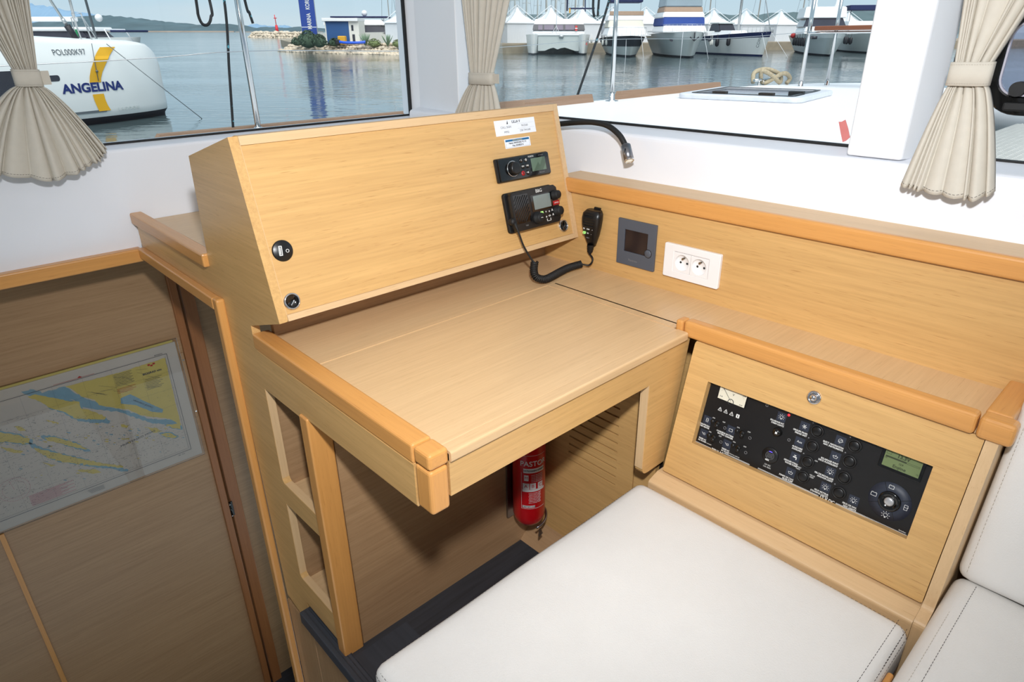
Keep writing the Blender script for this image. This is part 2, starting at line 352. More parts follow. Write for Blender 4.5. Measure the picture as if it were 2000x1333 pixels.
# vent panel of the kneehole
slots=[]
for i in range(11):
    z=.298+.0245*i; slots.append([(.812,z),(.97,z),(.97,z+.0045),(.812,z+.0045)])
b=B().poly([(.700,-.03),(.758,-.03),(.758,.70),(.700,.70)],1.095,1.11,'x',m=vy)
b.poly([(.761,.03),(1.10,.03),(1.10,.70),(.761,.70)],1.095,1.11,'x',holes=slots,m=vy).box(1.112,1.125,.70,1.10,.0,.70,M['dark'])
P(b,'vent_panel')
P(B().poly([(1.04,FL),(1.095,.03),(1.11,.03),(1.11,FL)],.70,1.10,'y',m=by_),'sloped_base')
# apron, front fascia with the grip cut-out, worktop
P(B().box(.4945,1.02,.680,.700,.664,.744,vx).box(.520,1.02,.700,.70,.664,.70,vx) if False else B().poly(rpoly([(.4965,.664),(1.018,.664),(1.018,.50),(1.018,.436),(1.10,.436),(1.158,.744),(.872,.744),(.865,.731),(.722,.731),(.715,.744),(.4965,.744)],[0,0,0,.02,0,0,0,.007,.007,0,0]),.684,.704,'y',m=vx),'front_fascia')
P(B().box(1.0155,1.0185,.6845,.7035,.455,.664,ez_),'edge_strip')
P(B().box(.722,.865,.685,.7035,.7295,.7315,ex_),'grip_edge')
b=B().box(.497,1.321,1.097,1.30,.728,.748,lx_).box(1.1605,1.321,.15,1.094,.728,.748,lx_).box(1.139,1.165,.715,1.094,.728,.748,lx_)
b.box(.497,1.321,1.285,1.30,.748,.83,bx_); P(b,'worktop')
P(B().box(.4965,1.1355,.705,1.0925,.727,.7485,lx_,bev=.0012,seg=1),'lid')
P(B().box(1.1357,1.1388,.715,1.094,.728,.7462,ey_).box(.497,1.1388,1.0927,1.0968,.728,.7462,ex_),'lid_gap_edge')
b=B().box(.4965,1.1355,.672,.7045,.7455,.7492,W_['sx'],bev=.0015); b=B().poly(rpoly([(.678,.7492),(.678,.7305),(.7045,.7305),(.7045,.7492)],[.005,.003,0,0]),.4965,1.1355,'x',m=W_['lx'])
P(b,'lid_nosing')
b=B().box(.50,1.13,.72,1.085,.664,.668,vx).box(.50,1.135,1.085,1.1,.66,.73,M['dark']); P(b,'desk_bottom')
P(B().box(X0-.002,.496,.7255,1.312,.721,.757,sy_,bev=.005,seg=3),'fiddle_rail')
P(B().box(X0-.002,.496,.682,.7235,.728,.757,sy_,bev=.006,seg=3),'corner_block')
P(B().box(X0-.002,.494,.682,.7225,.645,.7265,sz_,bev=.006,seg=3),'corner_stile')
P(B().poly(rpoly([(.726,.7205),(.726,.642),(1.30,.636),(1.30,.7205)],0),X0-.001,X0+.001,'x',m=vy),'side_apron')
# rails framing the stair opening
P(B().box(X0-.018,X0+.001,1.475,2.03,.768,.797,sy_,bev=.004,seg=3),'opening_rail')
P(B().box(X0-.018,X0+.002,1.447,1.474,-1.4,.799,sz_,bev=.005,seg=3),'opening_stile')
P(B().box(X0+.002,X0+.02,1.30,1.446,-1.4,-.105,bz_),'lower_stile')
P(B().box(X0-.012,X0+.02,1.497,2.046,.862,.893,sy_,bev=.004),'shelf_fiddle')
P(B().box(X0+.02,1.31,1.50,2.048,.848,.866,lx_),'rear_shelf')
# ================================================================== INSTRUMENT CONSOLE (slanted box on the chart table)
CF=Fr((0,1.157,.826),(1,0,0),(0,.2540,.9672))
cs=thing('instrument_console','large slanted beech console box standing above the back of the chart table','console',Matrix.Translation((.9,1.3,.826)))
bpy.context.view_layer.update()
CL=.3505; XA=X0+.0185
b=B().box(XA+.0005,.476,0,CL,-.016,0,ey_,T=CF); b2=b
P(b,'frame_stile',cs)
P(B().box(1.305,XW-.001,0,CL,-.016,0,ey_,T=CF),'frame_stile',cs)
P(B().box(.4765,1.3045,CL-.0165,CL,-.016,0,ex_,T=CF),'frame_rail',cs)
P(B().box(.4765,1.3045,0,.0125,-.016,0,ex_,T=CF),'frame_rail',cs)
P(B().box(.4765,1.3045,.0128,CL-.0168,-.014,-.004,vx,T=CF),'front_panel',cs)
P(B().poly([(1.248,1.165),(1.262,1.165),(1.483,1.108),(1.480,1.095)],XA,XW-.001,'x',m=vx),'top_panel',cs)
P(B().poly([(1.160,.827),(1.30,.781),(1.303,.790),(1.163,.838)],XA,XW-.001,'x',m=bx_),'bottom_panel',cs)
P(B().box(XA,XW-.001,1.470,1.482,.866,1.10,vx),'rear_panel',cs)
P(B().poly([(1.250,1.160),(1.165,.83),(1.303,.785),(1.303,.866),(1.47,.87),(1.47,1.10)],XW-.018,XW-.001,'x',m=vy),'right_panel',cs)
# ================================================================== ELECTRICAL CABINET
DF=Fr((1.071,.668,.431),(0,-1,0),(.25,0,.968))
ec=thing('electrical_cabinet','sloping beech cabinet with lockable door and rounded top rail beside the seat','cabinet',Matrix.Translation((1.15,.4,FL)))
bpy.context.view_layer.update()
DL=.532; DH=.3125
do=rpoly([(.002,.003),(DL,.003),(DL,DH),(.002,DH)],[.003,.004,.003,.012])
cut=[(.0525,.090),(.4795,.0995),(.4795,.238),(.0525,.2345)]
cut=[(.0525,.093),(.4795,.0985),(.4795,.2375),(.0525,.2345)]
door=P(B().poly(do,-.018,0,'z',holes=(cut,),m=W_['vy'],T=DF),'door',ec)
b=B().box(.0525,.0545,.094,.2345,-.0175,-.0004,ez_,T=DF).box(.0545,.4795,.0925,.0945,-.0175,-.0004,ey_,T=DF) if False else B()
b.poly([(.0520,.0925),(.0540,.0955),(.0540,.2345),(.0520,.2345)],-.0178,-.0003,'z',m=ez_,T=DF).poly([(.0540,.0925),(.4795,.0980),(.4795,.0998),(.0540,.0955)],-.0178,-.0003,'z',m=ey_,T=DF)
P(b,'cutout_edge',ec).parent=ec
lk=B().lathe([(.0135,0),(.0135,.002),(.0115,.0045),(.0085,.0035),(.0075,.001),(.0070,.001),(.0068,.006),(.0045,.0095),(0,.010)],M['chrome'],28,DF@Matrix.Translation((.266,.280,0)))
P(lk,'lock_button',ec)
b=B().poly([(1.045,.405),(1.045,.418),(1.068,.430),(1.070,.428),(1.09,.405)],.10,.676,'x' if False else 'y',m=ey_)
b=B().poly(rpoly([(1.035,.38),(1.035,.418),(1.068,.4285),(1.09,.4285),(1.09,.38)],[0,.006,0,0,0]),.135,.677,'y',m=ey_); P(b,'ledge',ec)
P(B().box(1.036,1.05,.135,.68,FL,.385,by_),'base_panel',ec)
P(B().poly(rpoly([(1.036,FL),(1.036,.42),(1.071,.432),(1.146,.734),(1.30,.734),(1.30,FL)],[0,.01,.008,0,0,0]),.1165,.1345,'y',m=W_['ez']),'end_panel',ec)
P(B().box(1.138,1.166,.152,.693,.735,.772,sy_,bev=.007,seg=3),'top_rail',ec)
P(B().box(1.137,1.166,.6945,.712,.738,.770,sy_,bev=.005,seg=3),'rail_block',ec)
P(B().box(1.138,1.172,.100,.150,.733,.772,sy_,bev=.008,seg=3),'rail_block',ec)
P(B().box(1.1725,1.3205,.112,.150,.733,.771,sx_,bev=.005,seg=3),'return_rail',ec)
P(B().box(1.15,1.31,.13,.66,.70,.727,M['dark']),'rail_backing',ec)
# ================================================================== THINGS ON THE CONSOLE FACE
def cq(x,s,h=0): k=(1.244-h)/1.244; return x*k,.184+(s-.184)*k
def sub(T,x,y,z=0): return T@Matrix.Translation((x,y,z))
# --- call sign label
t=thing('call_sign_label','white paper label with a call sign, upper of the two stuck on the console','label',sub(CF,1.0965,.289,-.004))
B().box(0,.1365,0,.0365,0,.0004,M['glue']).build('paper',parent=t)
b=B()
b.text('LILLA V',.072,.0302,.0088,M['bkprint'],.0004,bold=.00015); b.text('CALL SIGN',.036,.0190,.0072,M['grprint'],.0004); b.text('9A3260',.099,.0190,.0072,M['grprint'],.0004)
b.text('MMSI',.036,.0075,.0072,M['grprint'],.0004); b.text('238 744 640',.099,.0075,.0072,M['grprint'],.0004)
b.poly([(.040,.0262),(.0445,.0262),(.0435,.0345)],.0004,.0006,'z',m=M['bkprint'])
for yy in (.0245,.0132): b.box(.075,.132,yy,yy+.0002,.0004,.0006,M['grprint'])
b.build('lettering',parent=t)
t=thing('wifi_label','small label with a blue band, lower of the two stuck on the console','label',sub(CF,1.1195,.2575,-.004))
B().box(0,.0865,0,.0225,0,.0004,M['glue']).build('paper',parent=t)
b=B().box(.003,.0835,.0158,.0207,.0004,.0006,M['lblue']).text('Wi-Fi connection',.043,.0182,.0046,M['lgold'],.0007)
b.text('Name: ANGELINA YC V1',.043,.0118,.0055,M['bkprint'],.0005,bold=.0001).text('Key: ANA8231A',.043,.0055,.0055,M['bkprint'],.0005,bold=.0001)
for a in ((.003,.0835,.0018,.0021),(.003,.0033,.0018,.0207),(.0832,.0835,.0018,.0207)): b.box(*a,.0004,.0005,M['bkprint'])
b.build('lettering',parent=t)
# --- marine stereo
t=thing('marine_stereo','black marine stereo with round volume knob and small green display on console','car stereo',sub(CF,1.070,.1795,-.004))
BW,BH,BZ=.180,.0575,.014
b=B().box(0,BW,0,BH,0,BZ-.004,M['black'],bev=.003).poly(rrect(.004,BW-.002,.002,BH-.002,.004),BZ-.004,BZ,'z',m=M['gloss'],bev=.001); b.build('housing',parent=t)
B().lathe([(.0195,BZ),(.0195,BZ+.001),(.0172,BZ+.0015),(.0172,BZ)],M['steel'],36,Matrix.Translation((.049,.0285,0))).build('knob_ring',parent=t)
k=B().lathe([(.0158,BZ),(.0158,BZ+.010),(.0145,BZ+.0135),(.012,BZ+.014),(.0,BZ+.0135)],M['black'],36,Matrix.Translation((.049,.0285,0))).build('volume_knob',parent=t)
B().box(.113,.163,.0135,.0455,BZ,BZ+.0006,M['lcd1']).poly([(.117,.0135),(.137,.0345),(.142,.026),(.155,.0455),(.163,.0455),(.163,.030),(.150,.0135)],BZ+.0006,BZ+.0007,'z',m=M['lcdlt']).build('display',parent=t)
for i,(x,y,s,c) in enumerate(((.080,.045,'1','wprint'),(.096,.045,'(I)','wprint'),(.083,.030,'I<<','wprint'),(.098,.030,'>>I','wprint'),(.080,.0135,'O','red'),(.096,.0135,'>II','wprint'))):
    o=B().lathe([(.006,BZ),(.006,BZ+.0008),(0,BZ+.001)],M['black'] if c!='red' else M['red'],20,Matrix.Translation((x,y,0))).build('button',parent=t)
    B().text(s,x,y,.0062,M['wprint'] if c!='red' else M['bkprint'],BZ+.001,sx=.8,bold=.0002).build('symbol',parent=o)
B().text('FUSION',.115,.0505,.0055,M['wprint'],BZ,al='CENTER').text('MS-RA70N',.150,.0505,.0038,M['grprint'],BZ).text('Bluetooth',.146,.0085,.0045,M['grprint'],BZ).build('lettering',parent=t)
# --- VHF radio
t=thing('vhf_radio','black marine radio with speaker grille, display and three round knobs on console','radio',sub(CF,1.0755,.0545,-.004))
W,H,Z=.172,.099,.026
b=B().poly(rrect(0,W-.004,0,H,.008),0,.010,'z',m=M['matt'],bev=.002)
slots=[]
for i in range(11):
    x0=.018+i*.0; 
b.poly([(.012,.002),(W-.010,.002),(W-.003,.010),(W-.001,.030),(W-.004,.050),(W-.001,.070),(W-.003,.090),(W-.012,H-.002),(.012,H-.002),(.007,H-.010),(.007,.010)],.008,Z,'z',m=M['black'],bev=.0015)
b.build('housing',parent=t)
g=B()
for i in range(12):
    # diagonal ribs clipped to the grille field
    x0=.016; x1=.062; c=-.03+i*.0098
    pts=[]
    for k in range(21):
        xx=x0+(x1-x0)*k/20; yy=.018+c+(xx-x0)*1.25
        if .022<yy<.088: pts.append((xx,yy,Z+.0005))
    if len(pts)>2: g.tube([pts[0],pts[-1]],.0012,M['matt'],6)
g.box(.014,.064,.020,.090,Z-.0005,Z+.0002,M['gloss']).build('speaker_grille',parent=t)
B().poly(rrect(.072,.146,.041,.082,.002),Z,Z+.0012,'z',m=M['gloss']).build('display_frame',parent=t)
B().box(.080,.140,.045,.079,Z+.0012,Z+.0016,M['lcd2']).build('display',parent=t)
for (x,y,r) in ((.085,.024,.0135),(.157,.071,.0112),(.157,.030,.0118)):
    B().lathe([(r*1.12,Z-.002),(r*1.12,Z+.004),(r,Z+.005),(r*.92,Z+.0155),(r*.8,Z+.017),(0,Z+.0165)],M['matt'],28,Matrix.Translation((x,y,0))).build('knob',parent=t)
B().box(.148,.171,.045,.0565,Z-.001,Z+.0016,M['red'],bev=.0008).text('DISTRESS',.1595,.0508,.0042,M['wprint'],Z+.0016,sx=.9).build('distress_button',parent=t)
for x,y,s in ((.103,.033,'16'),(.118,.034,'+'),(.130,.034,'o'),(.141,.035,'A'),(.105,.0205,'x'),(.117,.022,'o'),(.129,.022,'<>'),(.142,.0235,'A')):
    if s=='16': B().poly(rrect(x-.0045,x+.0045,y-.0045,y+.0045,.001),Z,Z+.001,'z',m=M['greenp']).text('16',x,y,.006,M['lcdink'],Z+.001).build('key',parent=t)
    else: B().text(s,x,y,.0075,M['wprint'],Z,bold=.0003).build('key',parent=t)
B().text('B&G',.105,.0895,.0120,M['wprint'],Z).text('V60',.046,.0125,.0055,M['grprint'],Z).text('vol/sq',.085,.024,.003,M['wprint'],Z+.017).box(.117,.119,.010,.0165,Z,Z+.0003,M['wprint']).box(.130,.132,.010,.0165,Z,Z+.0003,M['wprint']).box(.117,.132,.010,.011,Z,Z+.0003,M['wprint']).build('lettering',parent=t)
# --- plug of the fist microphone, coiled cable and handset on the wall
mic=thing('fist_microphone','black fist microphone hanging on the wood wall, coiled cable down to the desk','microphone',Matrix.Translation((XW,1.085,.865)))
bpy.context.view_layer.update()
WF=Fr((XW,0,0),(0,-1,0),(0,0,1))     # u = -y, v = z, n = towards the room
Tm=Fr((XW-.003,1.097,.868),(0,-1,.0),(-.02,-.10,1))
b=B()
secs=[(-.052,.0125,.013),(-.040,.0165,.017),(-.020,.0235,.024),(.005,.0285,.030),(.025,.0300,.032),(.038,.0285,.030),(.046,.0220,.022)]
bm=bmesh.new(); rings=[]
for v,hw,dp in secs:
    ring=[]
    for k in range(24):
        a=2*math.pi*k/24; c,s_=math.cos(a),math.sin(a)
        ux=hw*math.copysign(abs(c)**.65,c); nz_=dp*.5+dp*.5*math.copysign(abs(s_)**.65,s_)
        ring.append(bm.verts.new((ux,v,nz_)))
    rings.append(ring)
for A,Bq in zip(rings,rings[1:]):
    for k in range(24): bm.faces.new((A[k],A[(k+1)%24],Bq[(k+1)%24],Bq[k])).smooth=True
bm.faces.new(rings[0]); bm.faces.new(rings[-1][::-1]); bmesh.ops.recalc_face_normals(bm,faces=bm.faces[:])
b.merge(bm,M['black'],Tm); P(b,'handset',mic)
b=B()
for i in range(5): b.box(-.019+.002*abs(i-2),.019-.002*abs(i-2),.004+i*.0078,.007+i*.0078,.0275,.0325,M['matt'],bev=.001,T=Tm)
P(b,'speaker_grille',mic)
for i,(x,y,s) in enumerate(((-.014,-.003,'H/L'),(.0,-.003,'SCAN'),(.014,-.003,'+'),(-.013,-.015,'16'),(.0,-.014,'WX'),(.012,-.015,'-'))):
    b=B()
    if s=='16': b.poly(rrect(x-.004,x+.004,y-.003,y+.0035,.001),.026,.0285,'z',m=M['greenp'],T=Tm)
    b.text(s,x,y,.0045,M['lcdink'] if s=='16' else M['wprint'],.0288,T=Tm,sx=.8,bold=.0002); P(b,'key',mic)
P(B().text('B&G',.0,-.027,.005,M['grprint'],.0265,T=Tm),'lettering',mic)
P(B().box(-.010,.010,.03,.05,-.004,.001,M['matt'],T=Tm),'wall_hook',mic)
b=B().lathe([(.0085,-.062),(.0095,-.066),(.0080,-.070),(.0088,-.074),(.0070,-.078),(.0075,-.082),(.005,-.086),(.003,-.090)],M['matt'],16,Tm@Matrix.Rotation(math.radians(-90),4,'X')@Matrix.Diagonal((1,1,1,1)))
b=B()
Tg=Tm@Matrix.Translation((0,0,.011))
pr=[(0.0095,-.050),(.0098,-.056),(.0078,-.058),(.0092,-.062),(.0072,-.065),(.0080,-.069),(.0045,-.074),(.003,-.078)]
bm=bmesh.new()
b.lathe([(r,z) for r,z in pr],M['matt'],18,Tg@Matrix.Rotation(math.radians(-90),4,'X'))
P(b,'strain_relief',mic)
def catmull(pts,n=12):
    pts=[V(p) for p in pts]; out=[]
    for i in range(len(pts)-1):
        p0=pts[max(i-1,0)];p1=pts[i];p2=pts[i+1];p3=pts[min(i+2,len(pts)-1)]
        for k in range(n):
            t=k/n; out.append(.5*((2*p1)+(-p0+p2)*t+(2*p0-5*p1+4*p2-p3)*t*t+(-p0+3*p1-3*p2+p3)*t**3))
    out.append(pts[-1]); return out
def coil(path,r,n_turn,wr):
    L=[0]
    for a,c in zip(path,path[1:]): L.append(L[-1]+(c-a).length)
    tot=L[-1]; steps=n_turn*14; out=[]; nrm=V((0,0,1)); j=0; prev=None
    for i in range(steps+1):
        d=tot*i/steps
        while j<len(L)-2 and L[j+1]<d: j+=1
        f=(d-L[j])/max(1e-9,L[j+1]-L[j]); p=path[j].lerp(path[j+1],f)
        a0=(path[j]-path[max(j-1,0)]) if j else (path[1]-path[0]); a1=(path[j+1]-path[j])
        tt=(a0.normalized()).lerp(a1.normalized(),f).normalized()
        if prev is None: q=tt.cross(V((0,1,0)))
        else: q=prev-tt*prev.dot(tt)
        q.normalize(); prev=q; w=tt.cross(q); th=2*math.pi*n_turn*i/steps
        out.append(p+(q*math.cos(th)+w*math.sin(th))*r)
    return out
plug=CF@V((1.0775,.088,.020))
straight=catmull([CF@V((1.0765,.078,.028)),CF@V((1.080,.055,.032)),CF@V((1.090,.020,.030)),V((1.106,1.122,.818)),V((1.112,1.113,.808))])
core=catmull([V((1.110,1.115,.812)),V((1.108,1.116,.79)),V((1.113,1.112,.772)),V((1.135,1.105,.7625)),V((1.168,1.108,.7625)),V((1.205,1.117,.7625)),V((1.245,1.121,.7640)),V((1.285,1.113,.7665))],16)
b=B().tube(straight,.0024,M['matt'],8); P(b,'cable',mic)
P(B().tube(coil(core,.0078,46,.0026),.0027,M['matt'],7),'coiled_cable',mic)
end=Tg@V((0,-.077,0))
P(B().tube(catmull([V((1.285,1.112,.7665)),V((1.298,1.098,.764)),V((1.300,1.088,.775)),V((1.303,1.090,.785)),end]),.0024,M['matt'],8),'cable',mic)
P(B().lathe([(.0075,0),(.009,.003),(.009,.012),(.006,.016),(.0,.017)],M['matt'],18,CF@Matrix.Translation((1.0775,.084,.012))).cyl(CF@V((1.077,.082,.026)),CF@V((1.080,.058,.031)),.0045,M['matt'],.0028,12),'cable_plug',mic)
# --- sockets on the console
t=thing('usb_socket','round black outlet with a USB slot at the left end of console','socket',sub(CF,*cq(.506,.134,.003),-.004))
B().lathe([(.0205,0),(.0205,.0025),(.019,.004),(0,.004)],M['black'],36).build('face',parent=t)
b=B()
for a in ((-.0085,-.0015,-.0095,-.0080),(-.0085,-.0015,.0080,.0095),(-.0085,-.0070,-.0095,.0095),(-.0030,-.0015,-.0095,.0095)): b.box(*a,.004,.0046,M['wprint'],T=Matrix.Rotation(-.12,4,'Z'))
b.box(-.0062,-.0045,-.007,.007,.004,.0046,M['wprint'],T=Matrix.Rotation(-.12,4,'Z')); b.build('usb_port',parent=t)
B().ring(.0085,-.002,.0034,.0009,.004,.0008,M['wprint'],20).build('jack_port',parent=t)
def socket12(x,s,label):
    t=thing('power_socket',label,'socket',sub(CF,x,s,-.004),'12 volt sockets on the console face')
    B().lathe([(.0165,0),(.0170,.002),(.0160,.0045),(.0140,.0052),(.0132,.0045),(.0128,.0025)],M['chrome'],36).build('rim',parent=t)
    B().lathe([(.0128,.0025),(.0122,.0008),(0,.0006)],M['gloss'],30).build('barrel',parent=t)
    B().box(-.0070,.0055,-.0012,.0012,.0008,.0030,M['steel'],T=Matrix.Rotation(.75,4,'Z')@Matrix.Translation((-.001,-.003,0)),bev=.0004).build('spring_contact',parent=t)
socket12(*cq(.4965,.036,0),'round chrome rimmed 12 volt socket at the lower left corner of console')
socket12(1.272,.040,'round chrome rimmed 12 volt socket under the marine radio, right corner')
# ================================================================== THINGS ON THE RIGHT WALL
t=thing('heater_control','square graphite grey control plate with a dark screen on the wood wall','control panel',sub(WF,-1.0195,.787,0))
B().poly(rrect(0,.117,0,.118,.002),0,.006,'z',holes=[[(.0215,.035),(.0935,.035),(.0935,.092),(.0215,.092)]],m=M['plate'],bev=.0008).build('plate',parent=t)
B().box(.0215,.0935,.035,.092,.0,.0025,M['scr']).build('screen',parent=t)
B().lathe([(.0098,.0035),(.0098,.0072),(.0085,.0085),(0,.0088)],M['plate'],28,Matrix.Translation((.0975,.0430,0))).build('button',parent=t)
B().ring(.0975,.0430,.0112,.0012,.0055,.001,M['dark'],28).build('button_gap',parent=t)
B().text('Xantrex',.052,.015,.0085,M['lid'],.006).build('lettering',parent=t)
t=thing('wall_socket','white double mains socket plate with round recessed outlets on the wood wall','socket',sub(WF,-.8725,.7885,0))
holes=[[(.0515+.0165*math.cos(2*math.pi*k/36),.0415+.0165*math.sin(2*math.pi*k/36)) for k in range(36)],[(.0985+.0165*math.cos(2*math.pi*k/36),.0415+.0165*math.sin(2*math.pi*k/36)) for k in range(36)]]
holes=[[(cx+.0195*math.cos(2*math.pi*k/36),.0415+.0195*math.sin(2*math.pi*k/36)) for k in range(36)] for cx in (.0515,.0975)]
B().poly(rrect(0,.151,0,.083,.004),0,.0095,'z',holes=[[(.0275,.018),(.1225,.018),(.1225,.066),(.0275,.066)]],m=M['wplast'],bev=.0015).build('plate',parent=t)
B().poly([(.0279,.0184),(.1221,.0184),(.1221,.0656),(.0279,.0656)],.001,.0094,'z',holes=holes,m=M['wplast']).box(.0748,.0752,.0186,.0654,.0094,.0096,M['grprint']).build('insert',parent=t)
for cx in (.0515,.0975):
    o=B().lathe([(.0195,.0093),(.0188,.004),(.017,.0012),(0,.0010)],M['wplast'],36,Matrix.Translation((cx,.0415,0))).build('outlet',parent=t)
    for dx in (-.0085,.0095): B().lathe([(.0028,.0010),(.0028,.0016),(0,.0016)],M['black'],14,Matrix.Translation((cx+dx,.0400,0))).build('pin_hole',parent=o)
    B().cyl((cx+.001,.0520,.001),(cx+.001,.0520,.0105),.0024,M['brass'],n=12).build('earth_pin',parent=o)
# --- reading lamp on a flexible arm
t=thing('reading_lamp','black gooseneck reading lamp with chrome head reaching out from the console side','lamp',Matrix.Translation((XW,1.29,1.10)))
bpy.context.view_layer.update()
neck=catmull([V((XW-.01,1.33,1.095)),V((1.345,1.30,1.104)),V((1.36,1.255,1.1115)),V((1.362,1.20,1.1185)),V((1.362,1.151,1.1215)),V((1.361,1.105,1.1165)),V((1.360,1.068,1.0985)),V((1.359,1.048,1.078)),V((1.358,1.042,1.066))])
P(B().tube(neck,.0072,M['hose'],14),'gooseneck',t)
P(B().cyl((XW-.020,1.33,1.095),(XW-.004,1.33,1.095),.018,M['gunm'],n=24),'wall_mount',t)
a=V((1.3585,1.0435,1.074)); d=V((-.014,-.026,-.036)).normalized(); z=a+d*.041
hd=P(B().cyl(a,z,.0122,M['gunm'],n=32).cyl(a-d*.002,a,.0105,M['gunm'],.0122,n=32),'lamp_head',t)
q=d.to_track_quat('Z','Y').to_matrix().to_4x4(); q.translation=z
P(B().lathe([(.0122,-.001),(.0126,.0015),(.0105,.0025),(.0098,-.001)],M['chrome'],32,q),'rim',t)
P(B().lathe([(.0098,.0003),(.006,.0018),(0,.002)],M['lens'],24,q),'lens',t)
P(B().box(-.0010,.0010,-.009,.009,0,.0012,M['gloss'],T=Matrix.Translation(a+d*.016+V((-.0118,-.002,0)))@V((-1,-.25,.2)).to_track_quat('Z','Y').to_matrix().to_4x4()),'switch',t)
# ================================================================== SWITCH PANEL behind the cabinet door cut-out
sp_=thing('switch_panel','black electrical switch panel with printed symbols behind the cabinet door opening','switch panel',sub(DF,0,0,-.016))
PZ=0
B().poly(rrect(.045,.487,.085,.262,.002),-.004,PZ,'z',m=M['panel']).build('face_plate',parent=sp_)
def pk(u,s): # picture-plane measurements sit .016 above the recessed plate
    cu,cs=.668,.2535+.0; k=1.0
    return u,s
# distance bookkeeping: camera foot on the door plane
Ci=DF.inverted()@CAM; kk=(Ci.z+.016)/Ci.z
def pk(u,s): return Ci.x+(u-Ci.x)*kk,Ci.y+(s-Ci.y)*kk
def ptext(b,s,u,v,size,m='wprint',**k): b.text(s,u,v,size,M[m],PZ,**k)
def icon(b,k,x,y,s=.0075):
    w=M['wprint']; z0,z1=PZ+.0004,PZ+.0007
    def seg(p,q_,t=.0006):
        p,q_=V(p),V(q_); d=(q_-p).normalized(); n=V((-d.y,d.x)); b.poly([tuple(p+n*t/2),tuple(q_+n*t/2),tuple(q_-n*t/2),tuple(p-n*t/2)],z0,z1,'z',m=w)
    if k=='sun':
        b.ring(x,y,s*.42,.0006,z0,.0003,w,16); b.box(x-.0012,x+.0012,y-s*.62,y-s*.38,z0,z1,w)
        for i in range(7):
            a=math.pi*(i/6*1.4-.2); seg((x+s*.6*math.cos(a),y+s*.6*math.sin(a)),(x+s*.85*math.cos(a),y+s*.85*math.sin(a)))
    elif k=='snow':
        for i in range(3):
            a=math.pi*i/3; seg((x-s*.6*math.cos(a),y-s*.6*math.sin(a)),(x+s*.6*math.cos(a),y+s*.6*math.sin(a)),.0009)
        b.box(x-.001,x+.001,y-.001,y+.001,z0,z1,w)
    elif k=='aux': b.text('Aux',x,y,.006,w,z0)
    elif k=='tap':
        seg((x-s*.5,y),(x+s*.5,y),.0022); seg((x+s*.4,y),(x+s*.4,y-s*.6),.0016); seg((x,y),(x,y+s*.5),.0012); seg((x-s*.3,y+s*.5),(x+s*.3,y+s*.5),.001)
    elif k=='boat':
        seg((x-s*.6,y+.001),(x-s*.3,y-s*.4)); seg((x-s*.3,y-s*.4),(x+s*.4,y-s*.4)); seg((x+s*.4,y-s*.4),(x+s*.6,y+.001)); seg((x-s*.6,y+.001),(x+s*.6,y+.001)); seg((x,y),(x+.001,y+s*.5))
    elif k=='dial':
        b.ring(x,y,s*.5,.0006,z0,.0003,w,16); seg((x-s*.5,y-s*.4),(x+s*.5,y+s*.4)); seg((x-s*.2,y-s*.7),(x+s*.7,y))
    elif k=='batt':
        for p in (((-.5,-.4),(.5,-.4)),((-.5,.3),(.5,.3)),((-.5,-.4),(-.5,.3)),((.5,-.4),(.5,.3)),((-.3,.3),(-.3,.45)),((.3,.3),(.3,.45))): seg((x+s*p[0][0],y+s*p[0][1]),(x+s*p[1][0],y+s*p[1][1]))
    elif k=='tank':
        for p in (((-.3,-.5),(.3,-.5)),((-.3,.5),(.3,.5)),((-.3,-.5),(-.3,.5)),((.3,-.5),(.3,.5)),((-.3,0),(.3,0)),((.3,.1),(.45,.1))): seg((x+s*p[0][0],y+s*p[0][1]),(x+s*p[1][0],y+s*p[1][1]))
    elif k=='warn':
        for p in (((-.5,-.4),(.5,-.4)),((.5,-.4),(0,.5)),((0,.5),(-.5,-.4)),((0,-.2),(0,.2))): seg((x+s*p[0][0],y+s*p[0][1]),(x+s*p[1][0],y+s*p[1][1]),.0009)
    elif k=='plug':
        seg((x-s*.6,y+s*.3),(x-s*.2,y+.0)); seg((x-s*.2,y),(x+s*.3,y+s*.3)); seg((x+s*.3,y+s*.3),(x+s*.5,y-s*.2)); seg((x+s*.5,y-s*.2),(x,y-s*.3)); seg((x,y-s*.3),(x-s*.2,y))
    elif k=='bars': 
        b.ring(x,y,s*.3,.0006,z0,.0003,w,12); seg((x-s*.5,y+s*.4),(x+s*.4,y+s*.5)); seg((x-s*.2,y-s*.5),(x+s*.4,y-s*.4))
def symbol(kind,u,s,l1,l2,side=1,w=.018):
    x,y=pk(u,s); b=B()
    b.poly(rrect(x-w/2,x+w/2,y-w/2,y+w/2,.0008),PZ,PZ+.0004,'z',m=M['slate']); icon(b,kind,x,y)
    o=b.build('symbol_tile',parent=sp_)
    t_=B(); ax=x+w/2; t_.text(l1,ax,y-.0125,.0044,M['wprint'],PZ,al='RIGHT',sx=.9,bold=.00012).text(l2,ax,y-.0170,.0044,M['wprint'],PZ,al='RIGHT',sx=.9,bold=.00012)
    t_.build('lettering',parent=o)
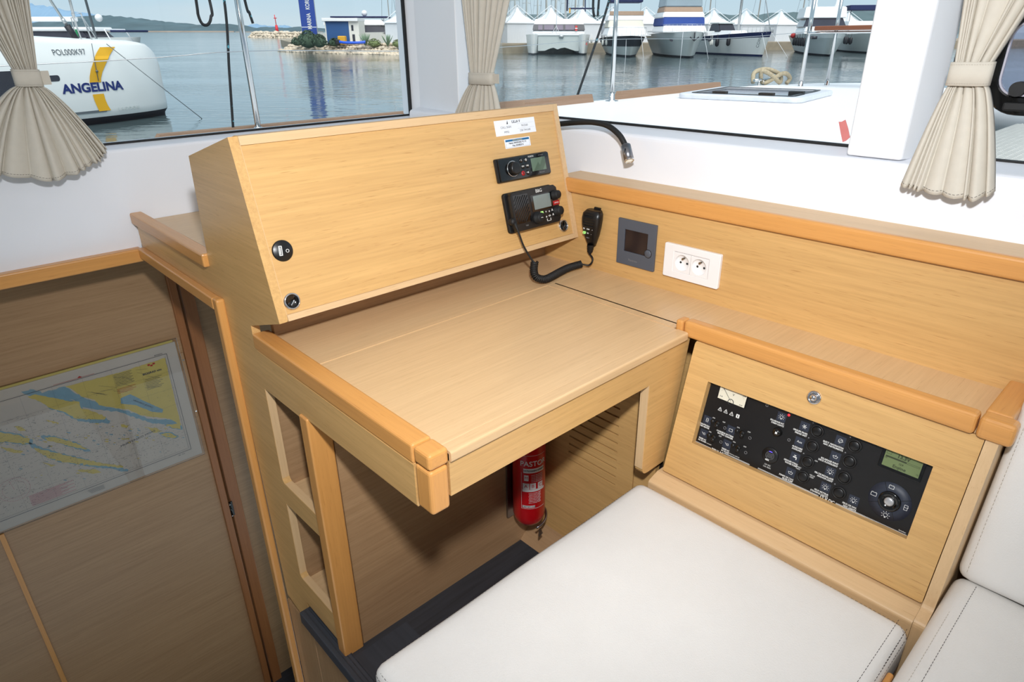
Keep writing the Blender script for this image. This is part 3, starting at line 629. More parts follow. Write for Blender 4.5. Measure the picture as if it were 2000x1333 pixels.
for a in (('snow',.265,.220,'GROUPE FROID','FRIDGE UNIT'),('aux',.2645,.188,'AUXILIAIRE','AUXILIARY'),('tap',.2645,.156,"GROUPE D'EAU",'WATER PUMP'),('boat',.265,.1235,'POMPE DE CALE','BILGE PUMP'),
 ('dial',.332,.220,'ELECT. NAVIGATION','NAV. INSTRUMENTS'),('boat',.332,.188,'ECLAIRAGE PONT','DECK FLOODLIGHT'),('sun',.332,.157,'FEU DE MOUILLAGE','ANCHOR LIGHT'),('sun',.332,.125,'FEUX MOTEUR','STEAMING LIGHTS'),('sun',.3835,.124,'FEUX DE NAV.','NAV. LIGHTS'),
 ('sun',.219,.221,'ECLAIRAGE INT.','CABIN LIGHTS'),('tank',.0735,.155,'CHAUFFE-EAU','WATER HEATER'),('plug',.0735,.124,'PRISES AC','AC PLUGS'),('batt',.1285,.155,'CHARGEUR BATTERIE','BATTERY CHARGER'),('plug',.1285,.123,'PRISES AC','AC PLUGS')): symbol(*a)
for u in (.289,.357):
    for s in (.221,.190,.1575,.126):
        x,y=pk(u,s); T=Matrix.Translation((x,y,PZ))
        o=B().lathe([(.0125,0),(.0125,.0022),(.0112,.0032),(.0098,.0030),(.0094,.0012)],M['matt'],28,T).build('push_button',parent=sp_)
        B().lathe([(.0092,.0010),(.0090,.0026),(.0078,.0034),(0,.0036)],M['black'],24,T).build('button_cap',parent=o)
        B().lathe([(.0014,0),(.0012,.0006),(0,.0008)],M['lid'],10,Matrix.Translation((x-.0115,y+.0125,PZ))).build('indicator',parent=o)
for u,s in ((.097,.157),(.097,.125),(.153,.1585),(.153,.126)):
    x,y=pk(u,s)
    o=B().lathe([(.0060,0),(.0060,.0015),(.0040,.0020),(.0040,.0040),(0,.0040)],M['gloss'],6,Matrix.Translation((x,y,PZ))).build('toggle_switch',parent=sp_)
    B().cyl((x,y,PZ+.003),(x+.006,y,PZ+.014),.0020,M['black'],.0042,14).ball((x+.0062,y,PZ+.0145),.0044,M['black'],sub=2).build('lever',parent=o)
    B().lathe([(.004,0),(.004,.002),(0,.0022)],M['black'],14,Matrix.Translation((x-.012,y,PZ))).build('fuse_cap',parent=o)
    b=B().text('ON',x-.011,y+.008,.0036,M['wprint'],PZ).text('OFF',x+.013,y+.008,.0036,M['wprint'],PZ); b.build('lettering',parent=o)
    B().ring(x+.018,y-.003,.0032,.0008,PZ,.0004,M['lid'],14).build('fuse_ring',parent=o)
x,y=pk(.220,.190); o=B().lathe([(.0095,0),(.0095,.001),(.0085,.003),(.0070,.009),(0,.010)],M['gloss'],24,Matrix.Translation((x,y,PZ))).build('selector_switch',parent=sp_)
B().box(x-.001,x+.003,y-.002,y+.002,PZ+.010,PZ+.0106,M['wprint']).build('pointer',parent=o)
x,y=pk(.231,.230); B().lathe([(.0024,0),(.0020,.001),(0,.0014)],M['redled'],14,Matrix.Translation((x,y,PZ))).build('red_indicator',parent=sp_)['label']='lit red indicator'
x,y=pk(.219,.139); o=B().lathe([(.0165,0),(.0165,.0012),(.0150,.0022),(0,.0022)],M['black'],30,Matrix.Translation((x,y,PZ))).build('usb_outlet',parent=sp_)
b=B().box(x-.003,x+.003,y+.0075,y+.0088,PZ+.0022,PZ+.0027,M['vioL']); b.build('violet_indicator',parent=o)
b=B().ring(x,y,.0085,.0005,PZ+.0022,.0003,M['grprint'],24)
for i in range(4): b.box(x-.006,x+.006,y+.0035-i*.0025,y+.0041-i*.0025,PZ+.0022,PZ+.0025,M['grprint'])
b.text('4,2A',x-.003,y-.0105,.004,M['wprint'],PZ+.0022,bold=.0003); b.build('lettering',parent=o)
x,y=pk(.219,.118); B().text('12V DC',x,y,.004,M['wprint'],PZ).text('12A MAX',x,y-.0048,.004,M['wprint'],PZ).build('lettering',parent=sp_)
# voltmeter
x,y=pk(.084,.2105); x1,_=pk(.1435,.211)
o=B().box(x-.001,x1+.001,y-.001,y+.046,PZ,PZ+.003,M['gloss']).build('voltmeter',parent=sp_)
B().box(x,x1,y,y+.045,PZ+.003,PZ+.0034,M['meter']).build('dial_face',parent=o)
b=B(); cx_,cy_=(x+x1)/2,y-.002
b.lathe([(.0065,0),(.0065,.001),(.0055,.001),(.0055,0)],M['bkprint'],24,Matrix.Translation((cx_,y+.0015,PZ+.0034)))
a0=math.radians(133)
b.poly([(cx_-.0003,y+.003),(cx_+.0003,y+.003),(cx_-.0225,y+.0258),(cx_-.0231,y+.0254)],PZ+.0040,PZ+.0044,'z',m=M['bkprint']); b.build('needle',parent=o)
b=B().text('V',cx_+.002,y+.0180,.007,M['bkprint'],PZ+.0035).text('0',x+.005,y+.026,.004,M['bkprint'],PZ+.0035).text('100',cx_-.006,y+.032,.0045,M['bkprint'],PZ+.0035).text('200',cx_+.010,y+.0300,.0045,M['bkprint'],PZ+.0035).text('300',x1-.005,y+.024,.0045,M['bkprint'],PZ+.0035).text('E-20',x+.007,y+.006,.0035,M['bkprint'],PZ+.0035).text('AC60',x1-.008,y+.003,.003,M['bkprint'],PZ+.0035)
for i in range(31):
    a=math.radians(38+i*104/30); r=.0315+.0*i; b.box(-.00012,.00012,0,.0016,0,.0002,M['bkprint'],T=Matrix.Translation((cx_+r*math.cos(a),y-.002+r*math.sin(a),PZ+.0035))@Matrix.Rotation(a-math.pi/2,4,'Z'))
b.build('scale_marks',parent=o)
b=B()
for i in range(3):
    xx,yy=pk(.0945+.0132*i,.1885); icon(b,'warn',xx,yy,.0085)
xx,yy=pk(.1345,.1890); b.poly(rrect(xx-.0035,xx+.0035,yy-.0045,yy+.0035,.001),PZ,PZ+.0004,'z',m=M['wprint']).box(xx-.0008,xx+.0008,yy-.003,yy+.002,PZ+.0004,PZ+.0006,M['bkprint'])
b.build('warning_symbols',parent=sp_)
b=B()
def hl(u0,u1,s):
    for d in (0,.0014):
        p=pk(u0,s-.00+d); q_=pk(u1,s+.0+d); b.box(p[0],q_[0],p[1],p[1]+.0006,PZ,PZ+.0003,M['wprint'])
hl(.060,.098,.0985); hl(.128,.185,.1015); hl(.203,.325,.1025); hl(.357,.478,.1035)
p=pk(.113,.0995); b.text('230 V AC',p[0],p[1],.0070,M['wprint'],PZ,bold=.0002); p=pk(.341,.1035); b.text('12 V DC',p[0],p[1],.0078,M['wprint'],PZ,bold=.0002)
p=pk(.470,.1085); b.text('Scheiber',p[0],p[1],.0035,M['wprint'],PZ)
p=pk(.100,.107); b.text('AC present',p[0]-.012,p[1],.0035,M['wprint'],PZ); p=pk(.150,.107); b.text('Reverse polarity',p[0],p[1],.0035,M['wprint'],PZ)
p=pk(.300,.1655); b.text('ON',p[0]+.003,p[1],.0035,M['wprint'],PZ)
p=pk(.276,.1385); b.text('MANU',p[0],p[1]+.002,.0036,M['wprint'],PZ).text('MAN',p[0],p[1]-.002,.0036,M['wprint'],PZ); p=pk(.304,.1335); b.text('VEILLE',p[0],p[1]+.002,.0036,M['wprint'],PZ).text('STBY',p[0],p[1]-.002,.0036,M['wprint'],PZ)
b.build('lettering',parent=sp_)
for u,s in ((.2445,.1835),(.1855,.2325)):
    x,y=pk(u,s); B().ring(x,y,.003,.001,PZ,.0004,M['lid'],14).build('screw',parent=sp_)
# battery monitor: display and round selector
x0,y0=pk(.407,.2085); x1,y1=pk(.4655,.2095)
o=B().poly(rrect(x0-.006,x1+.005,y0-.006,y0+.042,.002),PZ,PZ+.0022,'z',m=M['gloss'],bev=.0006).build('battery_display',parent=sp_)
B().box(x0,x1,y0,y0+.036,PZ+.0022,PZ+.0026,M['lcd3']).build('display_screen',parent=o)
b=B(); z_=PZ+.0027; I=M['lcdink']
b.text('13.3V',(x0+x1)/2+.000,y0+.0245,.0088,I,z_,bold=.0003).text('Engine',(x0+x1)/2-.002,y0+.0048,.0082,I,z_,bold=.0001).text('12.9',(x0+x1)/2-.001,y0+.0118,.0045,I,z_,bold=.0001).text('10',x0+.003,y0+.0155,.0042,I,z_).text('15',x1-.003,y0+.0050,.0042,I,z_)
b.box(x0+.002,x0+.036,y0+.0170,y0+.0198,z_,z_+.0002,I).box(x0+.036,x0+.057,y0+.0195,y0+.0198,z_,z_+.0002,I).box(x0+.036,x0+.057,y0+.0170,y0+.0173,z_,z_+.0002,I).box(x0+.0567,x0+.057,y0+.0170,y0+.0198,z_,z_+.0002,I)
for a in ((.002,.010,.023,.0234),(.002,.010,.0275,.0279),(.002,.0024,.023,.0279),(.0096,.010,.023,.0279)): b.box(x0+a[0],x0+a[1],y0+a[2],y0+a[3],z_,z_+.0002,I)
b.build('display_text',parent=o)
x,y=pk(.437,.150); o=B().lathe([(.0350,0),(.0350,.0006),(.0185,.0006)],M['slate'],48,Matrix.Translation((x,y,PZ))).build('selector_disc',parent=sp_)
b=B()
for a in (28,118,208,298): b.box(.0185,.035,-.0004,.0004,.0006,.0009,M['panel'],T=Matrix.Translation((x,y,PZ))@Matrix.Rotation(math.radians(a),4,'Z'))
b.build('divider',parent=o)
for kd,dx,dy,sz in (('batt',-.0268,.002,.009),('batt',-.004,.0265,.008),('tank',.0265,.001,.009),('sun',.001,-.0265,.0085)):
    b=B(); icon(b,kd,x+dx,y+dy,sz); b.build('symbol',parent=o,T=Matrix.Translation((0,0,.0004)))
B().lathe([(.0180,0),(.0180,.0035),(.0165,.0050),(.0120,.0042),(.0085,.0022)],M['gloss'],40,Matrix.Translation((x,y,PZ))).build('dial_ring',parent=o)
B().lathe([(.0080,.0022),(.0080,.0050),(.0060,.0062),(0,.0066)],M['silver'],30,Matrix.Translation((x,y,PZ))).build('centre_button',parent=o)
# ================================================================== FIRE EXTINGUISHER
t=thing('fire_extinguisher','red fire extinguisher with white printed label clamped upright in the kneehole corner','fire extinguisher',Matrix.Translation((1.025,1.048,.09)))
bpy.context.view_layer.update()
T=Matrix.Translation((1.022,1.046,0)); r=.0445
P(B().lathe([(0,.100),(.022,.096),(.034,.100),(.0415,.113),(r,.130),(r,.375),(.040,.395),(.024,.410),(.013,.415),(.013,.430),(0,.430)],M['extr'],40,T),'cylinder',t)
P(B().cyl((1.022,1.046,.43),(1.022,1.046,.455),.015,M['black'],n=20).box(1.005,1.075,1.036,1.056,.455,.468,M['black'],bev=.003).box(1.0,1.085,1.040,1.052,.478,.486,M['black'],bev=.003),'valve',t)
# label printing wrapped on the cylinder, centred toward the camera side
def wrap(b,a0,rr=r+.0006):
    for v in b.bm.verts:
        a=a0+v.co.x/rr; h=v.co.y; q=rr+v.co.z; v.co=(1.022+q*math.cos(a),1.046+q*math.sin(a),h)
    return b
a0=math.radians(-118)
def lblock(b,x0,x1,y0,y1,m=M['extl'],z=0):
    n=max(1,int((x1-x0)/.004))
    for i in range(n):
        p=x0+(x1-x0)*i/n; q_=x0+(x1-x0)*(i+1)/n; b.box(p,q_,y0,y1,z,z+.0002,m)
b=B(); lblock(b,-.028,.032,.283,.297)
for yy in (.166,.3365): lblock(b,-.034,.036,yy,yy+.0008)
for xx in (-.034,): b.box(xx,xx+.0008,.166,.283,0,.0002,M['extl'])
lblock(b,-.031,.034,.2225,.230); lblock(b,-.030,-.012,.2305,.250); lblock(b,-.010,.006,.2305,.250); lblock(b,.012,.028,.2305,.250)
lblock(b,-.031,.004,.170,.177)
b.text('PASTOR',.001,.311,.022,M['extl'],bold=.0002,sx=.95)
b.text('VATROGASNI APARAT',.002,.290,.0072,M['bkprint'],.0003,sx=.8,bold=.0002)
b.text('P A S T O R  T V A',-.013,.1735,.0055,M['bkprint'],.0003,sx=.8,bold=.0002)
b.text('A',-.021,.240,.014,M['red'],.0003).text('B',-.002,.240,.014,M['red'],.0003).text('C',.020,.240,.014,M['red'],.0003)
for i in range(7): b.text('praškasti aparat za gašenje' if i%2 else 'uputa za rukovanje i pregled',.004,.2175-i*.0052,.0042,M['extl'],sx=.75)
for i in range(5): b.text('1 povući osigurač pritisnuti',.010,.276-i*.0052,.0042,M['extl'],sx=.75)
lblock(b,-.026,-.014,.258,.276); 
b.text('M',-.020,.267,.012,M['red'],.0003)
wrap(b,a0); P(b,'label_print',t)
P(B().tube([V((1.022+(r+.004)*math.cos(a),1.046+(r+.004)*math.sin(a),.108+.012*math.cos(a-.3))) for a in [math.radians(x) for x in range(-110,75,8)]],.0032,M['gunm'],8).poly([(-.009,.0),(.006,.004),(.001,.022),(-.004,.020)],0,.003,'z',m=M['gunm'],T=Fr((1.018,.995,.072),(1,0,0),(0,.2,1))).box(.985,1.06,1.093,1.099,.09,.42,M['gunm']),'wire_bracket',t)
# ================================================================== CUSHIONS
def rbox(x0,x1,y0,y1,z0,z1,r,crown=0,n=28,wr=0,seed=0):
    b=bmesh.new(); bmesh.ops.create_cube(b,size=2); bmesh.ops.subdivide_edges(b,edges=b.edges[:],cuts=n,use_grid_fill=True)
    hx,hy,hz=(x1-x0)/2,(y1-y0)/2,(z1-z0)/2; c=V(((x0+x1)/2,(y0+y1)/2,(z0+z1)/2))
    from mathutils import noise
    for v in b.verts:
        # denser rows near the edges
        p=V([math.copysign(1-(1-abs(t))**1.5 if abs(t)<1 else 1,t) for t in v.co])
        u,w=p.x,p.y
        q=V((p.x*hx,p.y*hy,p.z*hz)); i=V((max(-hx+r,min(hx-r,q.x)),max(-hy+r,min(hy-r,q.y)),max(-hz+r,min(hz-r,q.z))))
        d=q-i
        if d.length>1e-7: q=i+d.normalized()*min(r,max(abs(d.x),abs(d.y),abs(d.z)))
        q=i+(d.normalized()*r if d.length>1e-7 and (abs(p.x)>.999 or abs(p.y)>.999 or abs(p.z)>.999) else d)
        if q.z>0: q.z+=crown*(1-u**4)*(1-w**4)
        if wr: q+=V((0,0,1))*wr*noise.noise(V((q.x*6+seed,q.y*6,q.z*3)))
        v.co=c+q
    for f in b.faces: f.smooth=True
    bmesh.ops.recalc_face_normals(b,faces=b.faces[:])
    return b
def dashes(b,pts,m,L=.0045,gap=.003,r=.0004):
    pts=[V(p) for p in pts]; acc=[0]
    for a,c in zip(pts,pts[1:]): acc.append(acc[-1]+(c-a).length)
    d=0; j=0
    def at(s):
        for i in range(len(acc)-1):
            if acc[i+1]>=s: return pts[i].lerp(pts[i+1],(s-acc[i])/max(1e-9,acc[i+1]-acc[i]))
        return pts[-1]
    while d<acc[-1]-L:
        b.tube([at(d),at(d+L)],r,m,4); d+=L+gap
    return b
t=thing('seat_cushion','large cream leather seat cushion with dark stitched border in front of chart table','cushion',Matrix.Translation((.66,.25,.36)))
bpy.context.view_layer.update()
sx0,sx1,sy0,sy1,sz1=.318,1.008,.128,.682,.436
P(MB().merge(rbox(sx0,sx1,sy0,sy1,.345,sz1,.022,.010,wr=.0025),M['cream']),'leather_cover',t)
def border(b,m,ins,zz,r=.022,a=(sx0,sx1,sy0,sy1),**k):
    x0,x1,y0,y1=a; x0+=ins;x1-=ins;y0+=ins;y1-=ins; q=.020
    pts=[(x,y,zz) for x,y in rrect(x0,x1,y0,y1,q,6)]; pts.append(pts[0]); return dashes(b,pts,m,**k)
P(border(B(),M['stitch'],.0065,sz1-.0062),'stitching',t)
P(border(B(),M['stitch'],.0165,sz1+.0006,r=.0004) if False else border(B(),M['stitch'],.0015,sz1-.0140),'stitching',t)
# welt along the near right edge
P(dashes(dashes(B(),[(1.0,.1345,.430),(.9,.1335,.431),(.75,.1335,.431)],M['stitch']),[(1.0,.149,.4395),(.9,.149,.441),(.75,.149,.442)],M['stitch']),'stitching',t)
t2=tag(B().poly([(.36,FL),(.99,FL),(.99,.345),(.36,.345)],.17,.66,'y',m=W_['vx']).build('seat_locker'),'beech locker carrying the large cream seat cushion','locker')
t=thing('bench_cushion','cream leather bench cushion at the lower right, beside the cabinet end panel','cushion',Matrix.Translation((1.0,-.3,.36)))
bpy.context.view_layer.update()
P(MB().merge(rbox(.50,1.165,-.75,.1135,.36,.463,.022,.004,wr=.004,seed=3),M['cream']),'leather_cover',t)
P(dashes(B(),[(1.14,.080,.4655),(1.0,.0805,.4675),(.85,.081,.4680),(.6,.081,.4675)],M['stitch']),'stitching',t)
P(dashes(B(),[(1.14,.094,.4625),(1.0,.0945,.4640),(.85,.095,.4640),(.6,.095,.4640)],M['lstitch']),'stitching',t)
tag(B().box(.62,1.15,-.75,.05,FL,.358,W_['vy']).build('bench_locker'),'wooden locker under the cream bench cushion','locker')
tag(B().box(.82,.905,.118,.1275,.20,.4215,sx_,bev=.004,seg=3).build('bench_rail'),'rounded orange beech rail end between the two cream seat cushions','wood rail')
# backrest leaning like the cabinet door
BF=Matrix.Translation((1.135,0,.467))@Matrix.Rotation(math.radians(13.5),4,'Y')
t=thing('backrest_cushion','cream leather backrest cushion standing on the bench against the right wall','cushion',BF)
MB().merge(rbox(-.105,0,-.75,.1135,.0,.42,.02,0,wr=.004,seed=9),M['cream'],Matrix.Translation((.105,0,0))).build('leather_cover',parent=t)
dashes(B(),[(-.002,.0985,.02),(-.0012,.0995,.12),(-.0008,.0995,.25),(-.001,.0985,.40)],M['lstitch']).build('stitching',parent=t)
# ================================================================== REST OF THE SALOON (behind and beside the camera)
o=B().box(-1.55,-1.5,-1.9,2.4,-1.5,2.03,M['liner']).build('wall_left'); struct(o)
o=B().box(-1.5,1.8,-1.95,-1.9,-1.5,.9,vx).box(-1.5,-.5,-1.95,-1.9,.9,2.03,M['liner']).box(.6,1.8,-1.95,-1.9,.9,2.03,M['liner']).build('wall_rear'); struct(o)
# ================================================================== CHART IN ITS SLEEVE
t=thing('nautical_chart','folded nautical chart with yellow islands in a clear sleeve, hung on the dark stair wall','chart',Matrix.Translation((.2,2.345,.13)))
bpy.context.view_layer.update()
cy=2.3415
def flat(b,pts,m,k,ext=None):
    y=cy-.00025*k; b.poly(pts,y,y-.0002,'y',m=M[m]); return b
P(B().box(-.20,.552,cy,2.3495,-.100,.368,M['paper'],bev=.002).box(-.19,.545,2.344,2.3495,.3685,.376,M['cyel']),'folded_sheets',t)
b=B(); 
CHD=dict(
land=[(0.205, 0.322), (0.359, 0.315), (0.508, 0.32), (0.503, 0.046), (0.471, 0.088), (0.42, 0.117), (0.386, 0.138), (0.357, 0.174), (0.329, 0.189), (0.302, 0.207), (0.278, 0.223), (0.271, 0.246), (0.238, 0.272), (0.222, 0.303)],
lake=[(0.343, 0.223), (0.375, 0.227), (0.409, 0.187), (0.46, 0.131), (0.455, 0.12), (0.425, 0.136), (0.38, 0.182), (0.34, 0.204)],
shal=[(0.136, 0.324), (0.205, 0.322), (0.22, 0.297), (0.245, 0.262), (0.276, 0.237), (0.293, 0.211), (0.329, 0.189), (0.386, 0.138), (0.409, 0.115), (0.502, 0.068), (0.498, 0.051), (0.415, 0.091), (0.326, 0.177), (0.263, 0.213), (0.229, 0.237), (0.217, 0.267), (0.171, 0.292), (0.137, 0.318)],
i1=[(0.103, 0.325), (0.125, 0.325), (0.171, 0.292), (0.207, 0.265), (0.229, 0.256), (0.228, 0.231), (0.261, 0.204), (0.288, 0.173), (0.282, 0.166), (0.245, 0.181), (0.205, 0.201), (0.181, 0.237), (0.15, 0.263), (0.131, 0.295)],
i2=[(-0.03, 0.26), (0.045, 0.211), (0.073, 0.183), (0.066, 0.17), (0.038, 0.183), (0.012, 0.201), (-0.035, 0.215)],
i3=[(0.074, 0.151), (0.096, 0.13), (0.15, 0.081), (0.191, 0.048), (0.251, -0.002), (0.293, -0.03), (0.289, -0.035), (0.231, 0.001), (0.173, 0.036), (0.131, 0.064), (0.101, 0.095), (0.078, 0.132)],
i4=[(0.107, 0.171), (0.137, 0.16), (0.16, 0.137), (0.184, 0.116), (0.21, 0.08), (0.2, 0.083), (0.167, 0.11), (0.14, 0.136), (0.113, 0.158)],
i5=[(0.045, 0.242), (0.057, 0.237), (0.071, 0.214), (0.056, 0.219)], i6=[(0.128, 0.231), (0.158, 0.206), (0.155, 0.202), (0.132, 0.221)],
i7=[(0.394, 0.086), (0.426, 0.068), (0.433, 0.048), (0.412, 0.054)], i8=[(0.432, 0.041), (0.459, 0.032), (0.483, 0.007), (0.471, 0.005), (0.445, 0.021)],
i9=[(0.455, 0.07), (0.499, 0.055), (0.501, 0.032), (0.474, 0.047)], i10=[(0.155, 0.021), (0.209, -0.002), (0.225, -0.024), (0.196, -0.013)],
i11=[(0.081, 0.092), (0.112, 0.063), (0.098, 0.064)], i12=[(0.322, 0.128), (0.343, 0.115), (0.336, 0.108), (0.322, 0.118)],
i13=[(-0.004, 0.19), (0.017, 0.174), (0.046, 0.148), (0.036, 0.146), (0.007, 0.169)])
rc=random.Random(4)
def jag(pts,amp=.0022):
    out=[]
    for i,p in enumerate(pts):
        q=pts[(i+1)%len(pts)]; d=math.dist(p,q); n=max(1,int(d/.007))
        for k in range(n): 
            f=k/n; a=amp if k else amp*.3; out.append((p[0]+(q[0]-p[0])*f+rc.uniform(-a,a),p[1]+(q[1]-p[1])*f+rc.uniform(-a,a)))
    return out
b=B()
flat(b,jag(CHD['shal']),'cblu',1)
for k in ('i3','i4','i1','i2','i8','i9'):
    c=CHD[k]; cx=sum(p[0] for p in c)/len(c); cz=sum(p[1] for p in c)/len(c)
    flat(b,jag([(cx+(p[0]-cx)*1.08+.002*(1 if p[0]>cx else -1),cz+(p[1]-cz)*1.25) for p in c],.003),'cblu',1.5)
for k,pts in CHD.items():
    if k in('shal','lake'): continue
    flat(b,jag(pts,.0012 if k=='land' else .0022),'cyel',2+.3*(len(k)+hash(pts[0][0])%2))
flat(b,jag(CHD['lake'],.0008),'cblu',5)
for i in range(90):
    x=rc.uniform(.0,.50); z=rc.uniform(-.04,.18)
    if i%3: z=.16-(x-.1)*.35+rc.uniform(-.03,.03)
    s_=rc.uniform(.0015,.005); flat(b,[(x,z),(x+s_*2,z-s_),(x+s_*1.5,z-s_*1.8),(x-s_*.3,z-s_*.5)],'cyel' if i%2 else 'cblu',3.6)
P(b,'printed_islands',t)
b=B(); y0=cy-.0022
def ln(x0,z0,x1,z1,w=.0009,m='cink'):
    d=V((x1-x0,z1-z0)); d.normalize(); n_=V((-d.y,d.x))*w/2
    b.poly([(x0+n_.x,z0+n_.y),(x1+n_.x,z1+n_.y),(x1-n_.x,z1-n_.y),(x0-n_.x,z0-n_.y)],y0,y0-.0001,'y',m=M[m])
fx0,fx1,fz0,fz1=-.17,.516,-.063,.334
for q in ((fx0,fz1,fx1,fz1),(fx0,fz0,fx1,fz0),(fx1,fz0,fx1,fz1),(fx0,fz0,fx0,fz1)): ln(*q,w=.0014)
for q in ((fx0+.008,fz0+.008,fx1-.008,fz0+.008),(fx1-.008,fz0+.008,fx1-.008,fz1-.008)): ln(*q,w=.0005)
for k in range(1,6): ln(fx0,fz0+k*.066,fx1,fz0+k*.066,w=.00025)
for k in range(1,9): ln(fx0+k*.085,fz0,fx0+k*.085,fz1,w=.00025)
for i in range(2300):                       # depth soundings
    x=rc.uniform(-.16,.50); z=rc.uniform(-.05,.27)
    if z>.34-(x-.0)*.62 and x>.12 and rc.random()<.93: continue
    s_=rc.uniform(.0005,.0014); 
    if i%3==0: ln(x,z,x+s_*6,z+rc.uniform(-.001,.001),w=.0005)
    else: b.box(x,x+s_,y0-.0001,y0,z,z+s_*1.5,M['cink'])
for i in range(16):                        # roads on land
    x=rc.uniform(.25,.44); z=.31-rc.uniform(0,.12)*(x*1.5); ln(x,z,x+rc.uniform(.02,.05),z-rc.uniform(.0,.03),w=.0005)
for i in range(60):                        # compass rose
    a=2*math.pi*i/60; cx,cz=-.011,.030; ln(cx+.040*math.cos(a),cz+.040*math.sin(a),cx+.0425*math.cos(a),cz+.0425*math.sin(a),w=.0011,m='cpink')
    ln(cx+.031*math.cos(a),cz+.031*math.sin(a),cx+.031*math.cos(a+.1),cz+.031*math.sin(a+.1),w=.0004,m='cpink')
ln(-.011,.030,-.016,.066,w=.0006,m='cpink')
for i in range(10): ln(.016,-.012-.0042*i,.142-.004*(i%3)*5,-.012-.0042*i,w=.0013,m='cpink')
for i in range(9): ln(.342,.311-.005*i,.398-.006*(i%2),.311-.005*i,w=.0011)
for i in range(4): ln(.340,.258-.005*i,.398-.01*(i%2),.258-.005*i,w=.0011,m='cred')
for i in range(8): ln(.428,.262-.0055*i,.484-.008*(i%3),.262-.0055*i,w=.0011)
for i in range(5): ln(.17+.002*i,-.072-.0035*i,.22,-.072-.0035*i,w=.0008)
ln(.176,.3375,.292,.3375,w=.0009,m='cred'); b.poly([(.243,.338),(.257,.338),(.250,.344)],y0,y0-.0001,'y',m=M['cred'])
for q in ((.449,.309),(.457,.3045),(.465,.309)): b.box(q[0],q[0]+.0075,y0-.0002,y0,q[1],q[1]+.006,M['cred'])
P(b,'printed_lines',t)
TX=Fr((0,cy-.0023,0),(1,0,0),(0,0,1))
b=B().text('BIOGRAD n/m',.4575,.283,.0098,M['cink'],0,T=TX,bold=.0003).text('VRANSKO JEZERO',.404,.177,.0075,M['cink'],0,rot=-.78,T=TX,sx=1.2).text('MURTERSKO MORE',.36,.055,.009,M['cink'],0,rot=.12,T=TX,sx=1.5).text('HR - 512',.48,-.071,.006,M['cink'],0,T=TX).text('BIOGRAD',.49,.339,.006,M['cink'],0,T=TX)
P(b,'lettering',t)
b=B().box(-.205,.5575,2.3375,2.3380,-.104,.381,M['film'])
P(b,'clear_sleeve',t)
b=B().tube([(-.205,2.339,-.104),(.5575,2.339,-.104),(.5575,2.339,.381),(-.205,2.339,.381)],.0016,M['film'],6)
P(b,'sleeve_edge',t)
t=thing('wall_clip','narrow wooden clip strip with two screws beside the chart sleeve','strip',Matrix.Translation((.567,2.35,.19)))
bpy.context.view_layer.update()
P(B().box(.5585,.5715,2.346,2.352,.055,.318,bz_,bev=.001),'strip',t)
for z in (.290,.078): P(B().cyl((.5655,2.3465,z),(.5655,2.345,z),.0028,M['chrome'],n=14),'screw',t)
